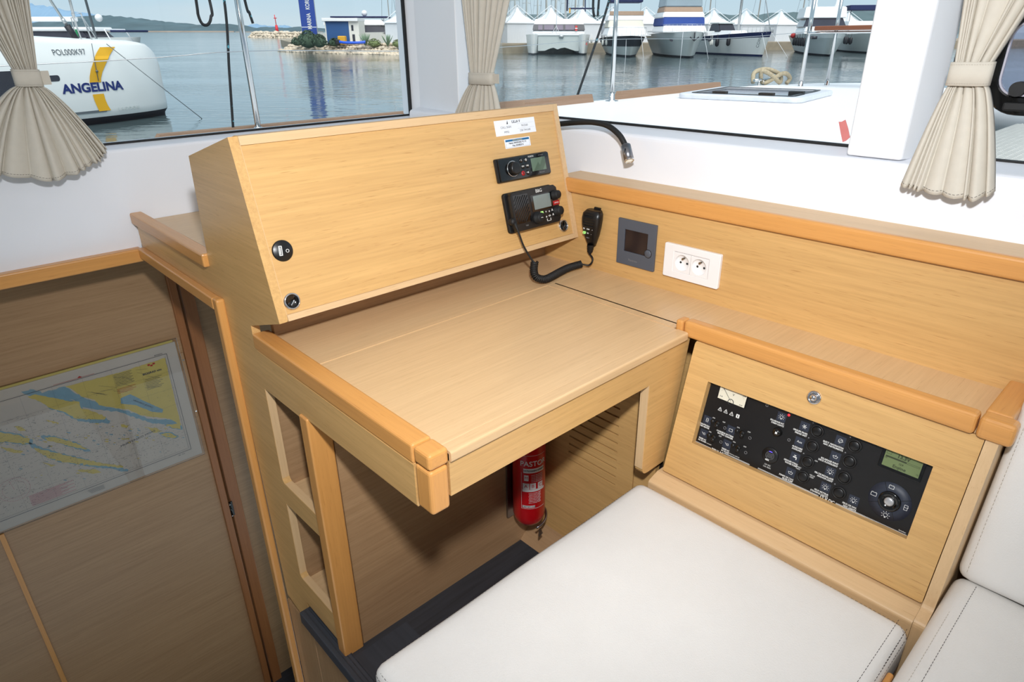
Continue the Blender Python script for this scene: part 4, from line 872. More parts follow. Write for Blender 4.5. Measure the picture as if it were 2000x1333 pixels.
# ================================================================== CURTAINS
def pl(pts,s):
    n=len(pts)-1; x=min(max(s,0),1)*n; i=min(int(x),n-1); f=x-i; return V(pts[i]).lerp(V(pts[i+1]),f)
def curtain(label,T,top,waist,band,bot,N=11,amp=(.012,.010,.016),seed=1,flap=None,warp=1.0,zb=(.5,.5),wid=None):
    """top, waist and bottom lines as (u, v, n) points from left to right; hanging cloth gathered by a band"""
    t=thing('curtain',label,'curtain',T); rr=random.Random(seed)
    ph=[rr.uniform(-.25,.25) for _ in range(N+2)]; am=[rr.uniform(.55,1.2) for _ in range(N+2)]; NS=N*14; rows=[]
    wd_=list(wid) if wid else [rr.uniform(.35,2.0) for _ in range(N)]; tw=sum(wd_); cum=[0]
    for q in wd_: cum.append(cum[-1]+q/tw)
    def fold(s):
        i=max(k for k in range(N) if cum[k]<=min(s,.99999)); f=(s-cum[i])/(cum[i+1]-cum[i]); a=am[i]*(1-f)+am[i+1]*f
        w=math.sin(math.pi*((f+ph[i]*.5*math.sin(math.pi*f))))
        return a*(abs(w)**.55)
    mt,mb=26,26
    for j in range(mt+1):
        k=j/mt; e=k*k*(3-2*k)*.55+k**2.2*.45; rows.append([pl(top,s).lerp(pl(waist,s),e)*1.0+V((0,0,1))*fold(s)*(amp[0]*(1-k)+amp[1]*k) for s in [i/NS for i in range(NS+1)]])
    wv=V((0,0,0))
    low=[V(p)-V((0,band,0)) for p in waist]
    for j in range(mb+1):
        k=j/mb; e=k**1.0; fl=k**.75
        row=[]
        for s in [i/NS for i in range(NS+1)]:
            a=pl(low,s); c=pl(bot,s); q=V((a.x+(c.x-a.x)*fl,a.y+(c.y-a.y)*e,a.z+(c.z-a.z)*k)); fo=fold(s); row.append(V((q.x,q.y-.0045*(fo-.5)*k,q.z+fo*(amp[1]*(1-k)+amp[2]*k))))
        rows.append(row)
    b=bmesh.new(); vs=[[b.verts.new(p) for p in r] for r in rows]
    for A,Bq in zip(vs,vs[1:]):
        for i in range(NS): b.faces.new((A[i],A[i+1],Bq[i+1],Bq[i])).smooth=True
    o=MB().merge(b,M['cloth']).build('cloth',parent=t); sm=o.modifiers.new('thickness','SOLIDIFY'); sm.thickness=.0012; sm.offset=0
    hem=B(); dashes(hem,[rows[-2][i]*.7+rows[-1][i]*.3+V((0,.002,.0012)) for i in range(0,NS+1,2)],M['stitch'],.004,.0025,.00035); hem.build('hem_stitching',parent=t)
    # band: flattened loop round the gathered cloth
    w0,w1=V(waist[0]),V(waist[-1]); c=(w0+w1)/2; hw=(w1-w0).length/2+.003; b=B(); out=[]
    zc=c.z+amp[1]*.5; hd=amp[1]*.5+.009
    bm=bmesh.new(); rings=[]
    for zz,off in ((.002,0),(.0015,.0012),(-band-.0015,.0012),(-band-.002,0),(-band-.0015,-.0008),(.0015,-.0008)):
        rings.append([bm.verts.new((c.x+(hw+off)*math.copysign(abs(math.cos(a))**.6,math.cos(a)),c.y+zz+(w1.y-w0.y)/(2*hw)*hw*math.cos(a),zc+(hd+off)*math.copysign(abs(math.sin(a))**.6,math.sin(a)))) for a in [2*math.pi*i/48 for i in range(48)]])
    for k in range(6):
        A,Bq=rings[k],rings[(k+1)%6]
        for i in range(48): bm.faces.new((A[i],A[(i+1)%48],Bq[(i+1)%48],Bq[i])).smooth=True
    bmesh.ops.recalc_face_normals(bm,faces=bm.faces[:])
    tb=MB().merge(bm,M['clothd']).build('tieback_band',parent=t)
    st=B()
    for yy in (-.002,-band+.002): dashes(st,[(c.x+(hw+.0016)*math.copysign(abs(math.cos(a))**.6,math.cos(a)),c.y+yy+(w1.y-w0.y)/2*math.cos(a),zc+(hd+.0016)*math.copysign(abs(math.sin(a))**.6,math.sin(a))) for a in [math.pi*i/24 for i in range(25)]],M['lstitch'],.002,.0018,.0003)
    st.build('stitching',parent=tb)
    if flap:
        x=w1.x+.001; y=c.y+(w1.y-w0.y)/2; z=zc+.002
        f=B().poly(rrect(x,x+flap,y-band+.002,y-.001,.001),z,z+.002,'z',m=M['clothd']).build('tieback_flap',parent=tb)
    return t
T1=Fr((0,1.985,0),(1,0,0),(0,0,1))
curtain('gathered taupe curtain at the left edge, in front of the catamaran',T1,
 [(.085,1.95,.0),(.25,1.95,0),(.43,1.95,0)],[(.272,1.2685,.006),(.319,1.2655,.006)],.0335,
 [(.10,1.062,.02),(.185,1.045,.022),(.28,1.017,.024),(.335,1.028,.022),(.395,1.052,.014),(.418,1.080,.006)],N=15,amp=(.020,.012,.022),seed=5,flap=.020)
d=V((1.437-1.405,2.047-2.085,0))
T2=Fr((1.372,1.99,0),(.20,-1,0),(0,0,1))
c0=T2.inverted()
def T2p(y,z,n): # wall position given by its y
    return ((1.99-y)/.98,z,n)
curtain('gathered taupe curtain on the corner pillar behind the console',T2,
 [T2p(1.80,1.95,.0),T2p(1.40,1.95,.0)],[T2p(1.712,1.224,.004),T2p(1.628,1.224,.004)],.030,
 [T2p(1.83,1.00,.01),T2p(1.70,.99,.012),T2p(1.58,1.02,.01)],N=10,amp=(.020,.014,.022),seed=11,flap=.026)
T3=Fr((1.385,0,0),(0,-1,0),(0,0,1))
curtain('gathered beige curtain with straight hem at the right, beside the wide white pillar',T3,
 [(-.440,1.95,.0),(-.37,1.95,0),(-.15,1.95,0),(-.08,1.95,0)],[(-.3725,1.2735,.004),(-.3165,1.2750,.004)],.0335,
 [(-.409,1.0645,.012),(-.372,1.0585,.012),(-.316,1.0540,.016),(-.285,1.057,.016),(-.262,1.071,.010)],N=9,amp=(.020,.010,.016),seed=21,wid=(1.1,.5,.5,.6,1.5,2.2,.5,2.4,1.2))
# ================================================================== OUTSIDE: OWN DECK
deck=[(-4,2.2),(-4,3.22),(5.1,3.22),(5.9,3.12),(6.5,2.85),(6.85,2.45),(6.75,1.9),(5.6,1.25),(2.1,1.05),(2.1,-3),(1.62,-3),(1.62,2.2)]
o=B().poly(rpoly(deck,0),.845,.915,'z',m=M['white'],bev=.02).build('deck'); struct(o)
tag_=lambda o,*a:tag(o,*a)
M['teak']=wood('weathered_teak',(150,122,100),'x',rough=.7,con=.1,fleck=.2,coat=0); M['mahog']=wood('varnished_teak',(134,76,44),'y',rough=.3,con=.12,fleck=.3,coat=.5)
for i,(x0,x1) in enumerate(((.84,3.70),(3.96,5.35))):
    tag(B().poly([(x0+.04,.915),(x1-.04,.915),(x1,.972),(x0,.972)] if False else [(x0,.915),(x1,.915),(x1-.02,.968),(x0+.04,.968)],3.14,3.185,'y',m=M['teak']).build('toe_rail'),('long' if i==0 else 'short')+' weathered brown toe rail along the white deck edge, '+('left of' if i==0 else 'right of')+' the middle rail post','toe rail','toe rails on the deck edge')
def stanchion(x,y,z0,z1,r,label,grp,base=True):
    t=thing('stanchion',label,'rail post',Matrix.Translation((x,y,z0)),grp)
    B().cyl((0,0,0),(0,0,z1-z0),r,M['steel'],n=24).build('post',parent=t)
    if base: B().lathe([(.045,0),(.045,.004),(.022,.008),(.019,.05),(r,.052)],M['steel'],28).cyl((-r-.012,0,.03),(-r,0,.03),.005,M['steel'],n=10).build('foot',parent=t)
    return t
stanchion(1.292,3.10,.915,1.95,.0125,'steel rail post outside the left window with a bent black rope beside it','lifeline posts')
stanchion(3.845,3.10,.915,1.95,.0150,'steel rail post outside the right window above the toe rail gap','lifeline posts')
t=stanchion(6.05,2.78,.90,1.95,.0170,'left steel leg of the bow seat beyond the deck hatch','bow seat legs'); t=stanchion(6.30,2.66,.90,1.95,.0150,'right steel leg of the bow seat beyond the deck hatch','bow seat legs')
t=thing('bow_bench','varnished wooden bow rail seat slung between steel tubes at the bow','seat',Matrix.Translation((6.1,2.6,1.36)))
bpy.context.view_layer.update()
P(B().box(6.03,6.33,1.9,2.735,1.352,1.388,M['mahog'],bev=.008),'seat_plank',t)
P(B().tube([(6.02,2.78,1.335),(6.10,2.70,1.338),(6.10,1.9,1.338)],.010,M['steel'],12),'seat_tube',t)
tag(B().tube(catmull([V((-3.5,3.12,1.19)),V((.40,3.12,1.252)),V((1.285,3.10,1.284)),V((2.2,3.10,1.268)),V((2.9,3.10,1.279)),V((3.835,3.10,1.309)),V((5.2,3.06,1.305)),V((6.04,2.79,1.345))],6),.0022,M['steel'],6).build('lifeline'),'thin grey wire lifeline strung between the rail posts outside','wire')
def rope(name,label,pts,r,n=12):
    return tag(B().tube(catmull([V(p) for p in pts],n),r,M['rope'],8).build(name),label,'rope')
mt=mat('black_rope_blue_fleck',(16,22,27),.8,var=.5,vs=90); M['rope']=mt
p=mt.node_tree; pr=p.nodes['Principled BSDF']; wv=p.nodes.new('ShaderNodeTexNoise'); wv.inputs['Scale'].default_value=42; tcn=p.nodes.new('ShaderNodeTexCoord'); p.links.new(tcn.outputs['Object'],wv.inputs['Vector'])
rr_=p.nodes.new('ShaderNodeValToRGB'); p.links.new(wv.outputs['Fac'],rr_.inputs[0]); rr_.color_ramp.elements[0].position=.66; rr_.color_ramp.elements[1].position=.70; rr_.color_ramp.elements[0].color=(.006,.008,.011,1); rr_.color_ramp.elements[1].color=(.08,.30,.38,1); p.links.new(rr_.outputs[0],pr.inputs['Base Color'])
rope('hanging_rope','dark rope hanging straight down left of the rail post, left window',[(1.262,3.16,1.95),(1.261,3.16,1.485),(1.228,3.16,1.20),(1.192,3.15,.93)],.0060)
rope('rope_loop','bent loop of dark rope hanging in the top of the left window',[(1.165,3.18,1.9),(1.150,3.18,1.485),(1.147,3.18,1.43),(1.157,3.18,1.394),(1.180,3.18,1.391),(1.199,3.18,1.42),(1.206,3.18,1.485),(1.17,3.18,1.9)],.0062)
rope('rope_end','short cut end of dark rope right of the rail post, left window',[(1.33,3.18,1.9),(1.360,3.18,1.489),(1.371,3.18,1.44),(1.380,3.18,1.396)],.0062)
rope('sheet_rope','dark slanting rope crossing the right window beside its rail post',[(4.22,3.4,1.95),(4.133,3.4,1.565),(3.815,3.4,.93)],.0085)
rope('twin_rope_end','left one of two short dark rope ends hanging before the yachts',[(3.99,3.4,1.95),(3.958,3.4,1.561),(3.975,3.4,1.455)],.0085)
rope('twin_rope_end','right one of two short dark rope ends hanging before the yachts',[(4.02,3.38,1.95),(3.995,3.38,1.561),(3.990,3.38,1.46)],.0080)
# deck hatch
HT=Fr((4.43,2.02,.915),(.825,.127,0),(-.127*1.2,.833,0)); 
hx=V((4.588-4.43,2.853-2.02,0)); hy=V((5.255-4.43,2.147-2.02,0)); HT=Matrix((hy.normalized(),V((0,0,1)).cross(hy.normalized()),V((0,0,1)))).transposed().to_4x4(); HT.translation=V((4.43,2.02,.915))
t=thing('deck_hatch','open-framed grey deck hatch with dark glass on the white foredeck','hatch',HT)
B().poly(rrect(0,.83,0,.87,.07),0,.036,'z',holes=[rrect(.075,.755,.075,.795,.02)],m=M['lidg'] if 'lidg' in M else mat('light_grey_plastic',(206,210,218),.35),bev=.012,seg=3).build('frame',parent=t)
B().poly(rrect(.074,.756,.074,.796,.02),.012,.018,'z',m=mat('hatch_acrylic_grey',(150,158,170),.15)).build('acrylic_lid',parent=t)
b=B().poly(rrect(.078,.752,.078,.792,.02),.036,.040,'z',holes=[rrect(.100,.730,.100,.770,.015)],m=M['black']); b.build('gasket',parent=t)
for q in ((.12,.22),(.12,.55),(.35,.09)): B().box(q[0],q[0]+.05,q[1],q[1]+.10,.018,.050,M['matt'],bev=.004).build('handle',parent=t)
M['rp2']=mat('tan_mooring_rope',(168,156,132),.9,var=.25,vs=60,bump=.4,bs=90)
t=thing('deck_cleat','small deck cleat behind the hatch with a coil of tan mooring rope on it','cleat',Matrix.Translation((5.95,3.1,.915)))
B().cyl((-.13,0,.045),(.13,.0,.045),.012,M['steel'],n=12).cyl((-.04,0,0),(-.04,0,.045),.010,M['steel']).cyl((.04,0,0),(.04,0,.045),.010,M['steel']).build('horn',parent=t)
tag(B().tube(catmull([V((5.86,3.13,.94)),V((5.92,3.16,1.02)),V((6.02,3.10,1.045)),V((6.12,3.02,1.0)),V((6.10,3.0,.935)),V((6.02,3.05,1.0)),V((5.97,3.12,1.03)),V((6.0,3.1,.93)),V((6.1,2.98,1.01)),V((6.18,2.95,.97)),V((6.15,2.96,.925))],10),.019,M['rp2'],8).build('mooring_rope'),'knotted tan mooring rope lying on the cleat beyond the deck hatch','rope')
M['tape']=mat('faded_red_tape',(205,120,116),.6)
tag(B().poly([(.583,1.1255),(.563,1.1300),(.549,1.1155),(.562,1.1100)] if False else [(.588,1.154),(.582,1.1545),(.575,1.159),(.566,1.142),(.559,1.125),(.566,1.117),(.572,1.114),(.580,1.133)],1.4835,1.4845,'x',m=M['tape']).build('tape_scrap'),'scrap of faded red tape low on the window glass beside the wide pillar','tape')
# trampoline net and beam
M['netm']=mat('white_net_cord',(214,214,210),.7)
b=B()
for i in range(64):
    y=.98-i*.032*1.0; b.tube([(2.1,y,.79),(5.35,y+.0,.79)],.0045,M['netm'],4)
for i in range(100):
    x=2.12+i*.032; b.tube([(x,1.0,.792),(x,-1.05,.792)],.0045,M['netm'],4)
o=b.build('trampoline_net'); tag(o,'white square mesh trampoline net between the bows','net',kind='stuff')
o=B().tube([(5.6,1.4,.80),(5.6,-3,.80)],.12,M['white'],20).build('crossbeam'); tag(o,'round white crossbeam in front of the trampoline net','beam')
# opening port in the third window
t=thing('opening_port','black rounded opening port with clear pane in the far right window','window port',Fr((1.472,0,1.18),(0,-1,0),(0,0,1)))
HX0,HX1=-.338,.05
B().poly(rrect(HX0,HX1,.008,.235,.055,8),-.006,.014,'z',holes=[rrect(HX0+.018,HX1-.02,.040,.160,.030,8)],m=M['gloss'],bev=.003).build('frame',parent=t)
B().poly(rrect(HX0+.017,HX1-.02,.039,.161,.030,8),.004,.012,'z',holes=[rrect(HX0+.0205,HX1-.0235,.0425,.1575,.027,8)],m=mat('frosted_rim',(190,188,200),.3)).build('rim',parent=t)
B().poly(rrect(HX0+.020,HX1-.022,.042,.158,.028,8),.004,.007,'z',m=M['hglass']).build('pane',parent=t)
B().box(-.302,-.24,.016,.030,.012,.024,M['matt'],bev=.003).cyl((-.286,.052,.01),(-.286,.052,.032),.012,M['matt'],n=20).build('latch',parent=t)
# ================================================================== OUTSIDE: THE MARINA (level frame, the boat itself sits slightly trimmed)
MW=Matrix(((.731,.683,.003),(-.683,.731,-.015),(-.012,.010,1.0)))
Uv=V((.003,-.015,1)).normalized(); fw=R@V((0,0,-1)); Fv=(fw-Uv*fw.dot(Uv)).normalized(); Rv=Fv.cross(Uv)
MW=Matrix((Rv,Fv,Uv)).transposed().to_4x4(); MW.translation=CAM-Uv*2.4
def E_(r,d,h=0,yaw=0,s=1): return MW@Matrix.Translation((r,d,h))@Matrix.Rotation(math.radians(yaw),4,'Z')@Matrix.Scale(s,4)
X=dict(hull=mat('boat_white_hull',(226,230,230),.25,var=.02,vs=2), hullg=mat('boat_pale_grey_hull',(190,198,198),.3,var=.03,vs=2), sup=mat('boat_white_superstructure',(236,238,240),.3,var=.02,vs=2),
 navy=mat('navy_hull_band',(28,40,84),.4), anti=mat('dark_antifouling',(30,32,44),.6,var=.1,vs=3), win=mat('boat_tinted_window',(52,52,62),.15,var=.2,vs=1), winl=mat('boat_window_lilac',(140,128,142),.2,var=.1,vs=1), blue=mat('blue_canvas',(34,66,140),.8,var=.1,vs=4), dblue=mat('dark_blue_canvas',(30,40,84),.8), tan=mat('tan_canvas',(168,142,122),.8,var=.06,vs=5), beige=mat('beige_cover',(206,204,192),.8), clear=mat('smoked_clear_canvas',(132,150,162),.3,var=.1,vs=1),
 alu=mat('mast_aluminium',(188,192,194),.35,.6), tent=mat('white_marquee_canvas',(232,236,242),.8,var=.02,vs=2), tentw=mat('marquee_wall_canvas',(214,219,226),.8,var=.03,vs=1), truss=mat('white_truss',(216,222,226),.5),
 stone=mat('limestone_rock',(206,192,172),.85,var=.18,vs=1.2,bump=.4,bs=6), conc=mat('quay_concrete',(150,138,120),.9,var=.15,vs=1.5), earth=mat('quay_ground',(150,140,122),.9,var=.15,vs=1), bush=mat('dark_green_leaves',(62,84,66),.8,var=.35,vs=4), agave=mat('blue_green_agave',(112,138,112),.7,var=.2,vs=6), lshrub=mat('olive_shrub_leaves',(104,118,72),.8,var=.3,vs=5),
 kio=mat('blue_kiosk_wall',(40,84,140),.5,var=.1,vs=2), wall=mat('white_render_wall',(222,222,216),.7,var=.04,vs=2), pyl=mat('blue_banner',(34,66,150),.5,var=.04,vs=.8), yel=mat('yellow_stripe',(226,172,30),.4,var=.04,vs=3), ink=mat('dark_blue_lettering',(22,42,110),.4), inkg=mat('grey_lettering',(90,98,104),.4), kay=mat('blue_kayak',(30,90,220),.4), redb=mat('red_beacon_paint',(206,30,44),.5), fend=mat('black_fender',(26,28,36),.5), fendw=mat('white_fender',(214,214,208),.5), redc=mat('red_buoy',(200,60,60),.5), grn=mat('green_flag',(40,150,90),.7), yob=mat('yellow_machine',(214,160,40),.6),
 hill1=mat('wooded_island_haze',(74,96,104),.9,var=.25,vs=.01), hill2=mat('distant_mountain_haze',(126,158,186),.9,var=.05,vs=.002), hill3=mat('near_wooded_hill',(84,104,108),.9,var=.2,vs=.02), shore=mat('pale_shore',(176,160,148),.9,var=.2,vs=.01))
# --- sea
m=bpy.data.materials.new('harbour_water'); m.use_nodes=True; nt=m.node_tree; p=nt.nodes['Principled BSDF']; L=nt.links
p.inputs['Base Color'].default_value=(.075,.112,.122,1); p.inputs['Roughness'].default_value=.06; p.inputs['IOR'].default_value=1.45; p.inputs['Specular IOR Level'].default_value=.8
tc=nt.nodes.new('ShaderNodeTexCoord'); mp=nt.nodes.new('ShaderNodeMapping'); mp.inputs['Scale'].default_value=(.35,.9,1); L.new(tc.outputs['Object'],mp.inputs[0])
n1_=nt.nodes.new('ShaderNodeTexNoise'); n1_.inputs['Scale'].default_value=2.2; n1_.inputs['Detail'].default_value=3; n1_.inputs['Roughness'].default_value=.55; L.new(mp.outputs[0],n1_.inputs['Vector'])
mp2=nt.nodes.new('ShaderNodeMapping'); mp2.inputs['Scale'].default_value=(.03,.08,1); L.new(tc.outputs['Object'],mp2.inputs[0])
n2_=nt.nodes.new('ShaderNodeTexNoise'); n2_.inputs['Scale'].default_value=1.5; n2_.inputs['Detail'].default_value=2; L.new(mp2.outputs[0],n2_.inputs['Vector'])
rr2=nt.nodes.new('ShaderNodeMapRange'); rr2.inputs[1].default_value=.35; rr2.inputs[2].default_value=.65; rr2.inputs[3].default_value=.25; rr2.inputs[4].default_value=1.0; L.new(n2_.outputs['Fac'],rr2.inputs[0])
bp=nt.nodes.new('ShaderNodeBump'); bp.inputs['Distance'].default_value=.05; L.new(rr2.outputs[0],bp.inputs['Strength']); L.new(n1_.outputs['Fac'],bp.inputs['Height']); L.new(bp.outputs[0],p.inputs['Normal'])
own=[(-1.6,-1.99),(2.0,-1.99),(2.0,2.5),(-1.6,2.5)]
inv=MW.inverted(); hole=[tuple((inv@V((q[0],q[1],-1.08))).to_2d()) for q in own]
o=B().poly([(-4000,-200),(4000,-200),(4000,5000),(-4000,5000)],-.6,0,'z',holes=[hole],m=m).build('sea',T=MW); struct(o)
# --- far land
def ridge(name,pts,depth,thick,m,label,shore=None):
    """a wooded ridge: silhouette heights along r, sloping up from the shore and down behind"""
    b=bmesh.new(); rows=[]; rg=random.Random(len(pts)); prof=((0,0),(.25,.55),(.5,.9),(.7,1),(1,.3)); n=60
    xs=[pts[0][0]+(pts[-1][0]-pts[0][0])*i/n for i in range(n+1)]
    def h(x):
        for a,c in zip(pts,pts[1:]):
            if a[0]<=x<=c[0]: return a[1]+(c[1]-a[1])*(x-a[0])/(c[0]-a[0])
        return pts[-1][1]
    for f,g in prof: rows.append([b.verts.new((x,depth+thick*f,max(-1,h(x)*g*(1+rg.uniform(-.06,.06)*(1 if g else 0))))) for x in xs])
    for A,Bq in zip(rows,rows[1:]):
        for i in range(n): b.faces.new((A[i],A[i+1],Bq[i+1],Bq[i]))
    o=MB().merge(b,m)
    if shore: o.box(pts[0][0],pts[-1][0],depth-2,depth+6,-.5,shore,X['shore'])
    o=o.build(name,T=MW); struct(o,label,'hill'); return o
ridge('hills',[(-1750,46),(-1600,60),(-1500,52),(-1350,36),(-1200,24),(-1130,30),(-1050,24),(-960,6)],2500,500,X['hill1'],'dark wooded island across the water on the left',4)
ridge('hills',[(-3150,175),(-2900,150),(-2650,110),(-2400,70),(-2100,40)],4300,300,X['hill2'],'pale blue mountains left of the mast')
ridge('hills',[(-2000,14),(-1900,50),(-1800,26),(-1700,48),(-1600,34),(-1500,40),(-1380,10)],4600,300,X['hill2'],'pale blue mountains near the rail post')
ridge('hills',[(-935,10),(-900,18),(-820,14),(-780,19),(-700,14),(-640,6)],2450,300,X['hill1'],'low wooded island beyond the red beacon',2)
ridge('hills',[(-60,36),(104,44),(250,36),(420,44),(600,40),(760,52),(1000,46)],1500,400,X['hill3'],'wooded hill behind the marquees and yachts')
# --- land: spits and quay
def lump(name,pts,h,m,T=MW): return struct(B().poly(pts,-.6,h,'z',m=m,bev=0).build(name,T=T))
lump('spit_ground',[(-28.6,97.5),(-23.5,90.3),(-17,85.5),(-10,81.5),(6,92),(6,140),(-45,140),(-30,99)],.95,X['earth'])
lump('quay_ground',[(-1.5,88.5),(12,92),(30,101),(60,118),(110,140),(110,300),(-8,300),(-8,92)],1.05,X['conc'])
lump('breakwater_ground',[(-116,322),(-80,278),(-40,285),(-40,340),(-90,345)],1.6,X['earth'])
# rocks
protos=[]
for k in range(4):
    b=bmesh.new(); bmesh.ops.create_icosphere(b,subdivisions=2,radius=.5); rg=random.Random(k)
    from mathutils import noise as _n
    for v in b.verts: v.co=V((v.co.x*1.35,v.co.y,v.co.z*.75))*(1+.5*_n.noise(v.co*2.4+V((k*7,0,0))))
    me=bpy.data.meshes.new('rock'); b.to_mesh(me); b.free(); me.materials.append(X['stone']); protos.append(me)
def rocks(line,n,size,label,grp,rows=4,rise=1.0,seed=0):
    rg=random.Random(seed); tot=sum(math.dist(a,c) for a,c in zip(line,line[1:]))
    for i in range(n):
        s=tot*((i+.5)/n); 
        for a,c in zip(line,line[1:]):
            d=math.dist(a,c)
            if s<=d: break
            s-=d
        f=s/d; x=a[0]+(c[0]-a[0])*f; y=a[1]+(c[1]-a[1])*f; k=i%rows
        o=bpy.data.objects.new('rock',protos[i%4]); COL.objects.link(o)
        nx,ny=(c[1]-a[1])/d,-(c[0]-a[0])/d
        o.matrix_world=MW@Matrix.Translation((x+nx*(-1.0+k*.62)*-1+0,y+ny*(-.2+(rows-1-k)*.55),.05+k*rise/(rows-1)*.95))@Matrix.Rotation(rg.uniform(0,6.28),4,'Z')@Matrix.Scale(size*rg.uniform(.65,1.25),4)
        tag(o,label,'rock',grp)
rocks([(-30,96.5),(-24,89),(-17,85),(-9.5,80.8)],210,.66,'pale limestone boulder on the near rock bank below the blue banner','boulders of the near rock bank',4,1.0,1)
rocks([(-6.5,88),(-2,88.6)],26,.8,'pale limestone boulder at the foot of the leftmost marquee','boulders by the quay end',3,.9,2)
rocks([(-116,322),(-98,296),(-80,276)],70,1.7,'pale boulder of the far breakwater under the red beacon','boulders of the far breakwater',3,1.9,3)
# --- banner, kiosk, plants, beacon
T=E_(-24.65,88.3,.95,-4)
t=thing('banner_pylon','tall blue marina banner with white vertical lettering on the rock bank','banner',T)
B().box(-.93,.93,-.08,.08,.7,9.5,X['pyl']).box(-.93,.93,-.09,.09,1.9,1.97,X['tent']).box(-.95,-.93,-.1,.1,0,9.5,X['alu']).box(.93,.95,-.1,.1,0,9.5,X['alu']).build('board',parent=t)
B().text('MARINA   KORNATI',3.78,-.12,.70,M['wprint'],.085,T=Matrix.Rotation(math.radians(90),4,'X')@Matrix.Rotation(math.radians(90),4,'Z'),h=.01,bold=.012,sx=.66).build('lettering',parent=t)
T=E_(-22.3,87,1.0,-2)
t=thing('kiosk','small blue and white harbour office with flat white roof on the spit','building',T)
B().box(0,2.75,0,3,0,2.6,X['kio']).build('blue_wall',parent=t); B().box(2.75,3.95,0,3,0,2.5,X['wall']).box(-.12,.0,0,3,0,2.6,X['wall']).build('white_wall',parent=t)
B().box(-.35,3.95,-.35,3.3,2.5,2.85,X['sup'],bev=.05).build('roof',parent=t)
for a in ((3.1,3.4,.0,1.1),(3.05,3.3,1.5,2.1)): B().box(a[0],a[1],-.04,.02,a[2],a[3],X['win']).build('window',parent=t)
tag(B().box(-.4,.5,-.3,.6,0,.95,X['yob'],bev=.1).box(-.7,-.1,-.35,.55,0,.6,X['fend'],bev=.1).build('yellow_cart',T=E_(-20.3,85.8,.98)),'small yellow and black cart parked before the blue kiosk','cart')
def kay():
    b=bmesh.new(); R_=[]
    for i in range(13):
        s=i/12; w=.38*math.sin(math.pi*s)**.6+.01; R_.append([b.verts.new((-1.6+3.2*s,w*math.cos(a),.16*math.sin(a)+.16+.1*abs(2*s-1)**3)) for a in [2*math.pi*k/10 for k in range(10)]])
    for A,Bq in zip(R_,R_[1:]):
        for k in range(10): b.faces.new((A[k],A[(k+1)%10],Bq[(k+1)%10],Bq[k])).smooth=True
    return MB().merge(b,X['kay'])
tag(kay().build('kayak',T=E_(-18.7,84.2,1.05,-8)),'bright blue kayak lying on the bank before the kiosk','kayak')
def bush(name,label,r,d,w,h,m,n=260,cat='bush',grp=None):
    rg=random.Random(int(r*10)); b=bmesh.new()
    for i in range(n):
        a=rg.uniform(0,6.28); z=rg.random(); q=math.sqrt(1-z*z)*rg.uniform(.7,1); c=V((w*q*math.cos(a),w*.7*q*math.sin(a),h*z+.05)); s=rg.uniform(.08,.2)*min(1,h)
        e1=V((rg.uniform(-1,1),rg.uniform(-1,1),rg.uniform(-.3,1))).normalized()*s; e2=e1.cross(V((rg.uniform(-1,1),rg.uniform(-1,1),rg.uniform(-1,1)))).normalized()*s*.6
        b.faces.new([b.verts.new(c+e1),b.verts.new(c+e2),b.verts.new(c-e1),b.verts.new(c-e2)])
    MBo=MB().merge(b,m); MBo.ball((0,0,h*.3),1,m,sub=2,sc=(w*.8,w*.55,h*.55))
    return tag(MBo.build(name,T=E_(r,d,.93)),label,cat,grp)
for r,d,w,h,l in ((-27.3,91.5,.9,.75,'leftmost low round bush on the rock bank'),(-25.7,89.6,1.1,1.15,'dark round bush at the foot of the banner, left side'),(-24.6,87.0,1.3,1.55,'largest dark bush standing before the blue banner'),(-22.9,85.6,1.0,1.1,'dark bush between the banner and the kiosk'),(-21.3,86.2,.8,.7,'small dark bush before the blue kiosk wall')): bush('bush',l,r,d,w,h,X['bush'],300)
for r,d,w,h,l in ((-16.1,83.9,.9,.65,'olive shrub left of the spiky agave near the tent'),(-13.0,81.9,.8,.6,'olive shrub at the foot of the tent beside the pillar')): bush('shrub',l,r,d,w,h,X['lshrub'],200,'shrub')
def agave(r,d,h,l):
    b=B(); rg=random.Random(int(r*7))
    for i in range(16):
        a=rg.uniform(0,6.28); t_=rg.uniform(.1,.8); b.tube([(0,0,0),(math.sin(t_)*h*.5*math.cos(a),math.sin(t_)*h*.5*math.sin(a),h*.55),(math.sin(t_)*h*.8*math.cos(a),math.sin(t_)*h*.8*math.sin(a),h*math.cos(t_*.6))],.06,X['agave'],5,radii=[.07,.06,.01])
    tag(b.build('agave',T=E_(r,d,.93)),l,'agave')
agave(-17.2,84.3,1.3,'spiky blue green agave beside the kiosk'); agave(-14.3,82.6,1.2,'spiky blue green agave before the white tent wall')
t=thing('beacon','red harbour light tower on the far breakwater','beacon',E_(-97.3,300,1.6))
B().cyl((0,0,0),(0,0,3.2),.75,X['redb'],.5,12).build('tower',parent=t); B().cyl((0,0,3.2),(-.2,0,7.0),.16,X['redb'],n=8).box(-.6,.5,-.3,.3,5.6,5.9,X['redb']).build('mast',parent=t)
tag(B().box(-1.2,1.2,-1,1,0,1.1,X['hullg'],bev=.4).box(-.9,.9,-1.1,1,.4,.8,X['win']).build('parked_van',T=E_(-93.8,301,1.6)),'small grey van parked beside the red beacon','van')
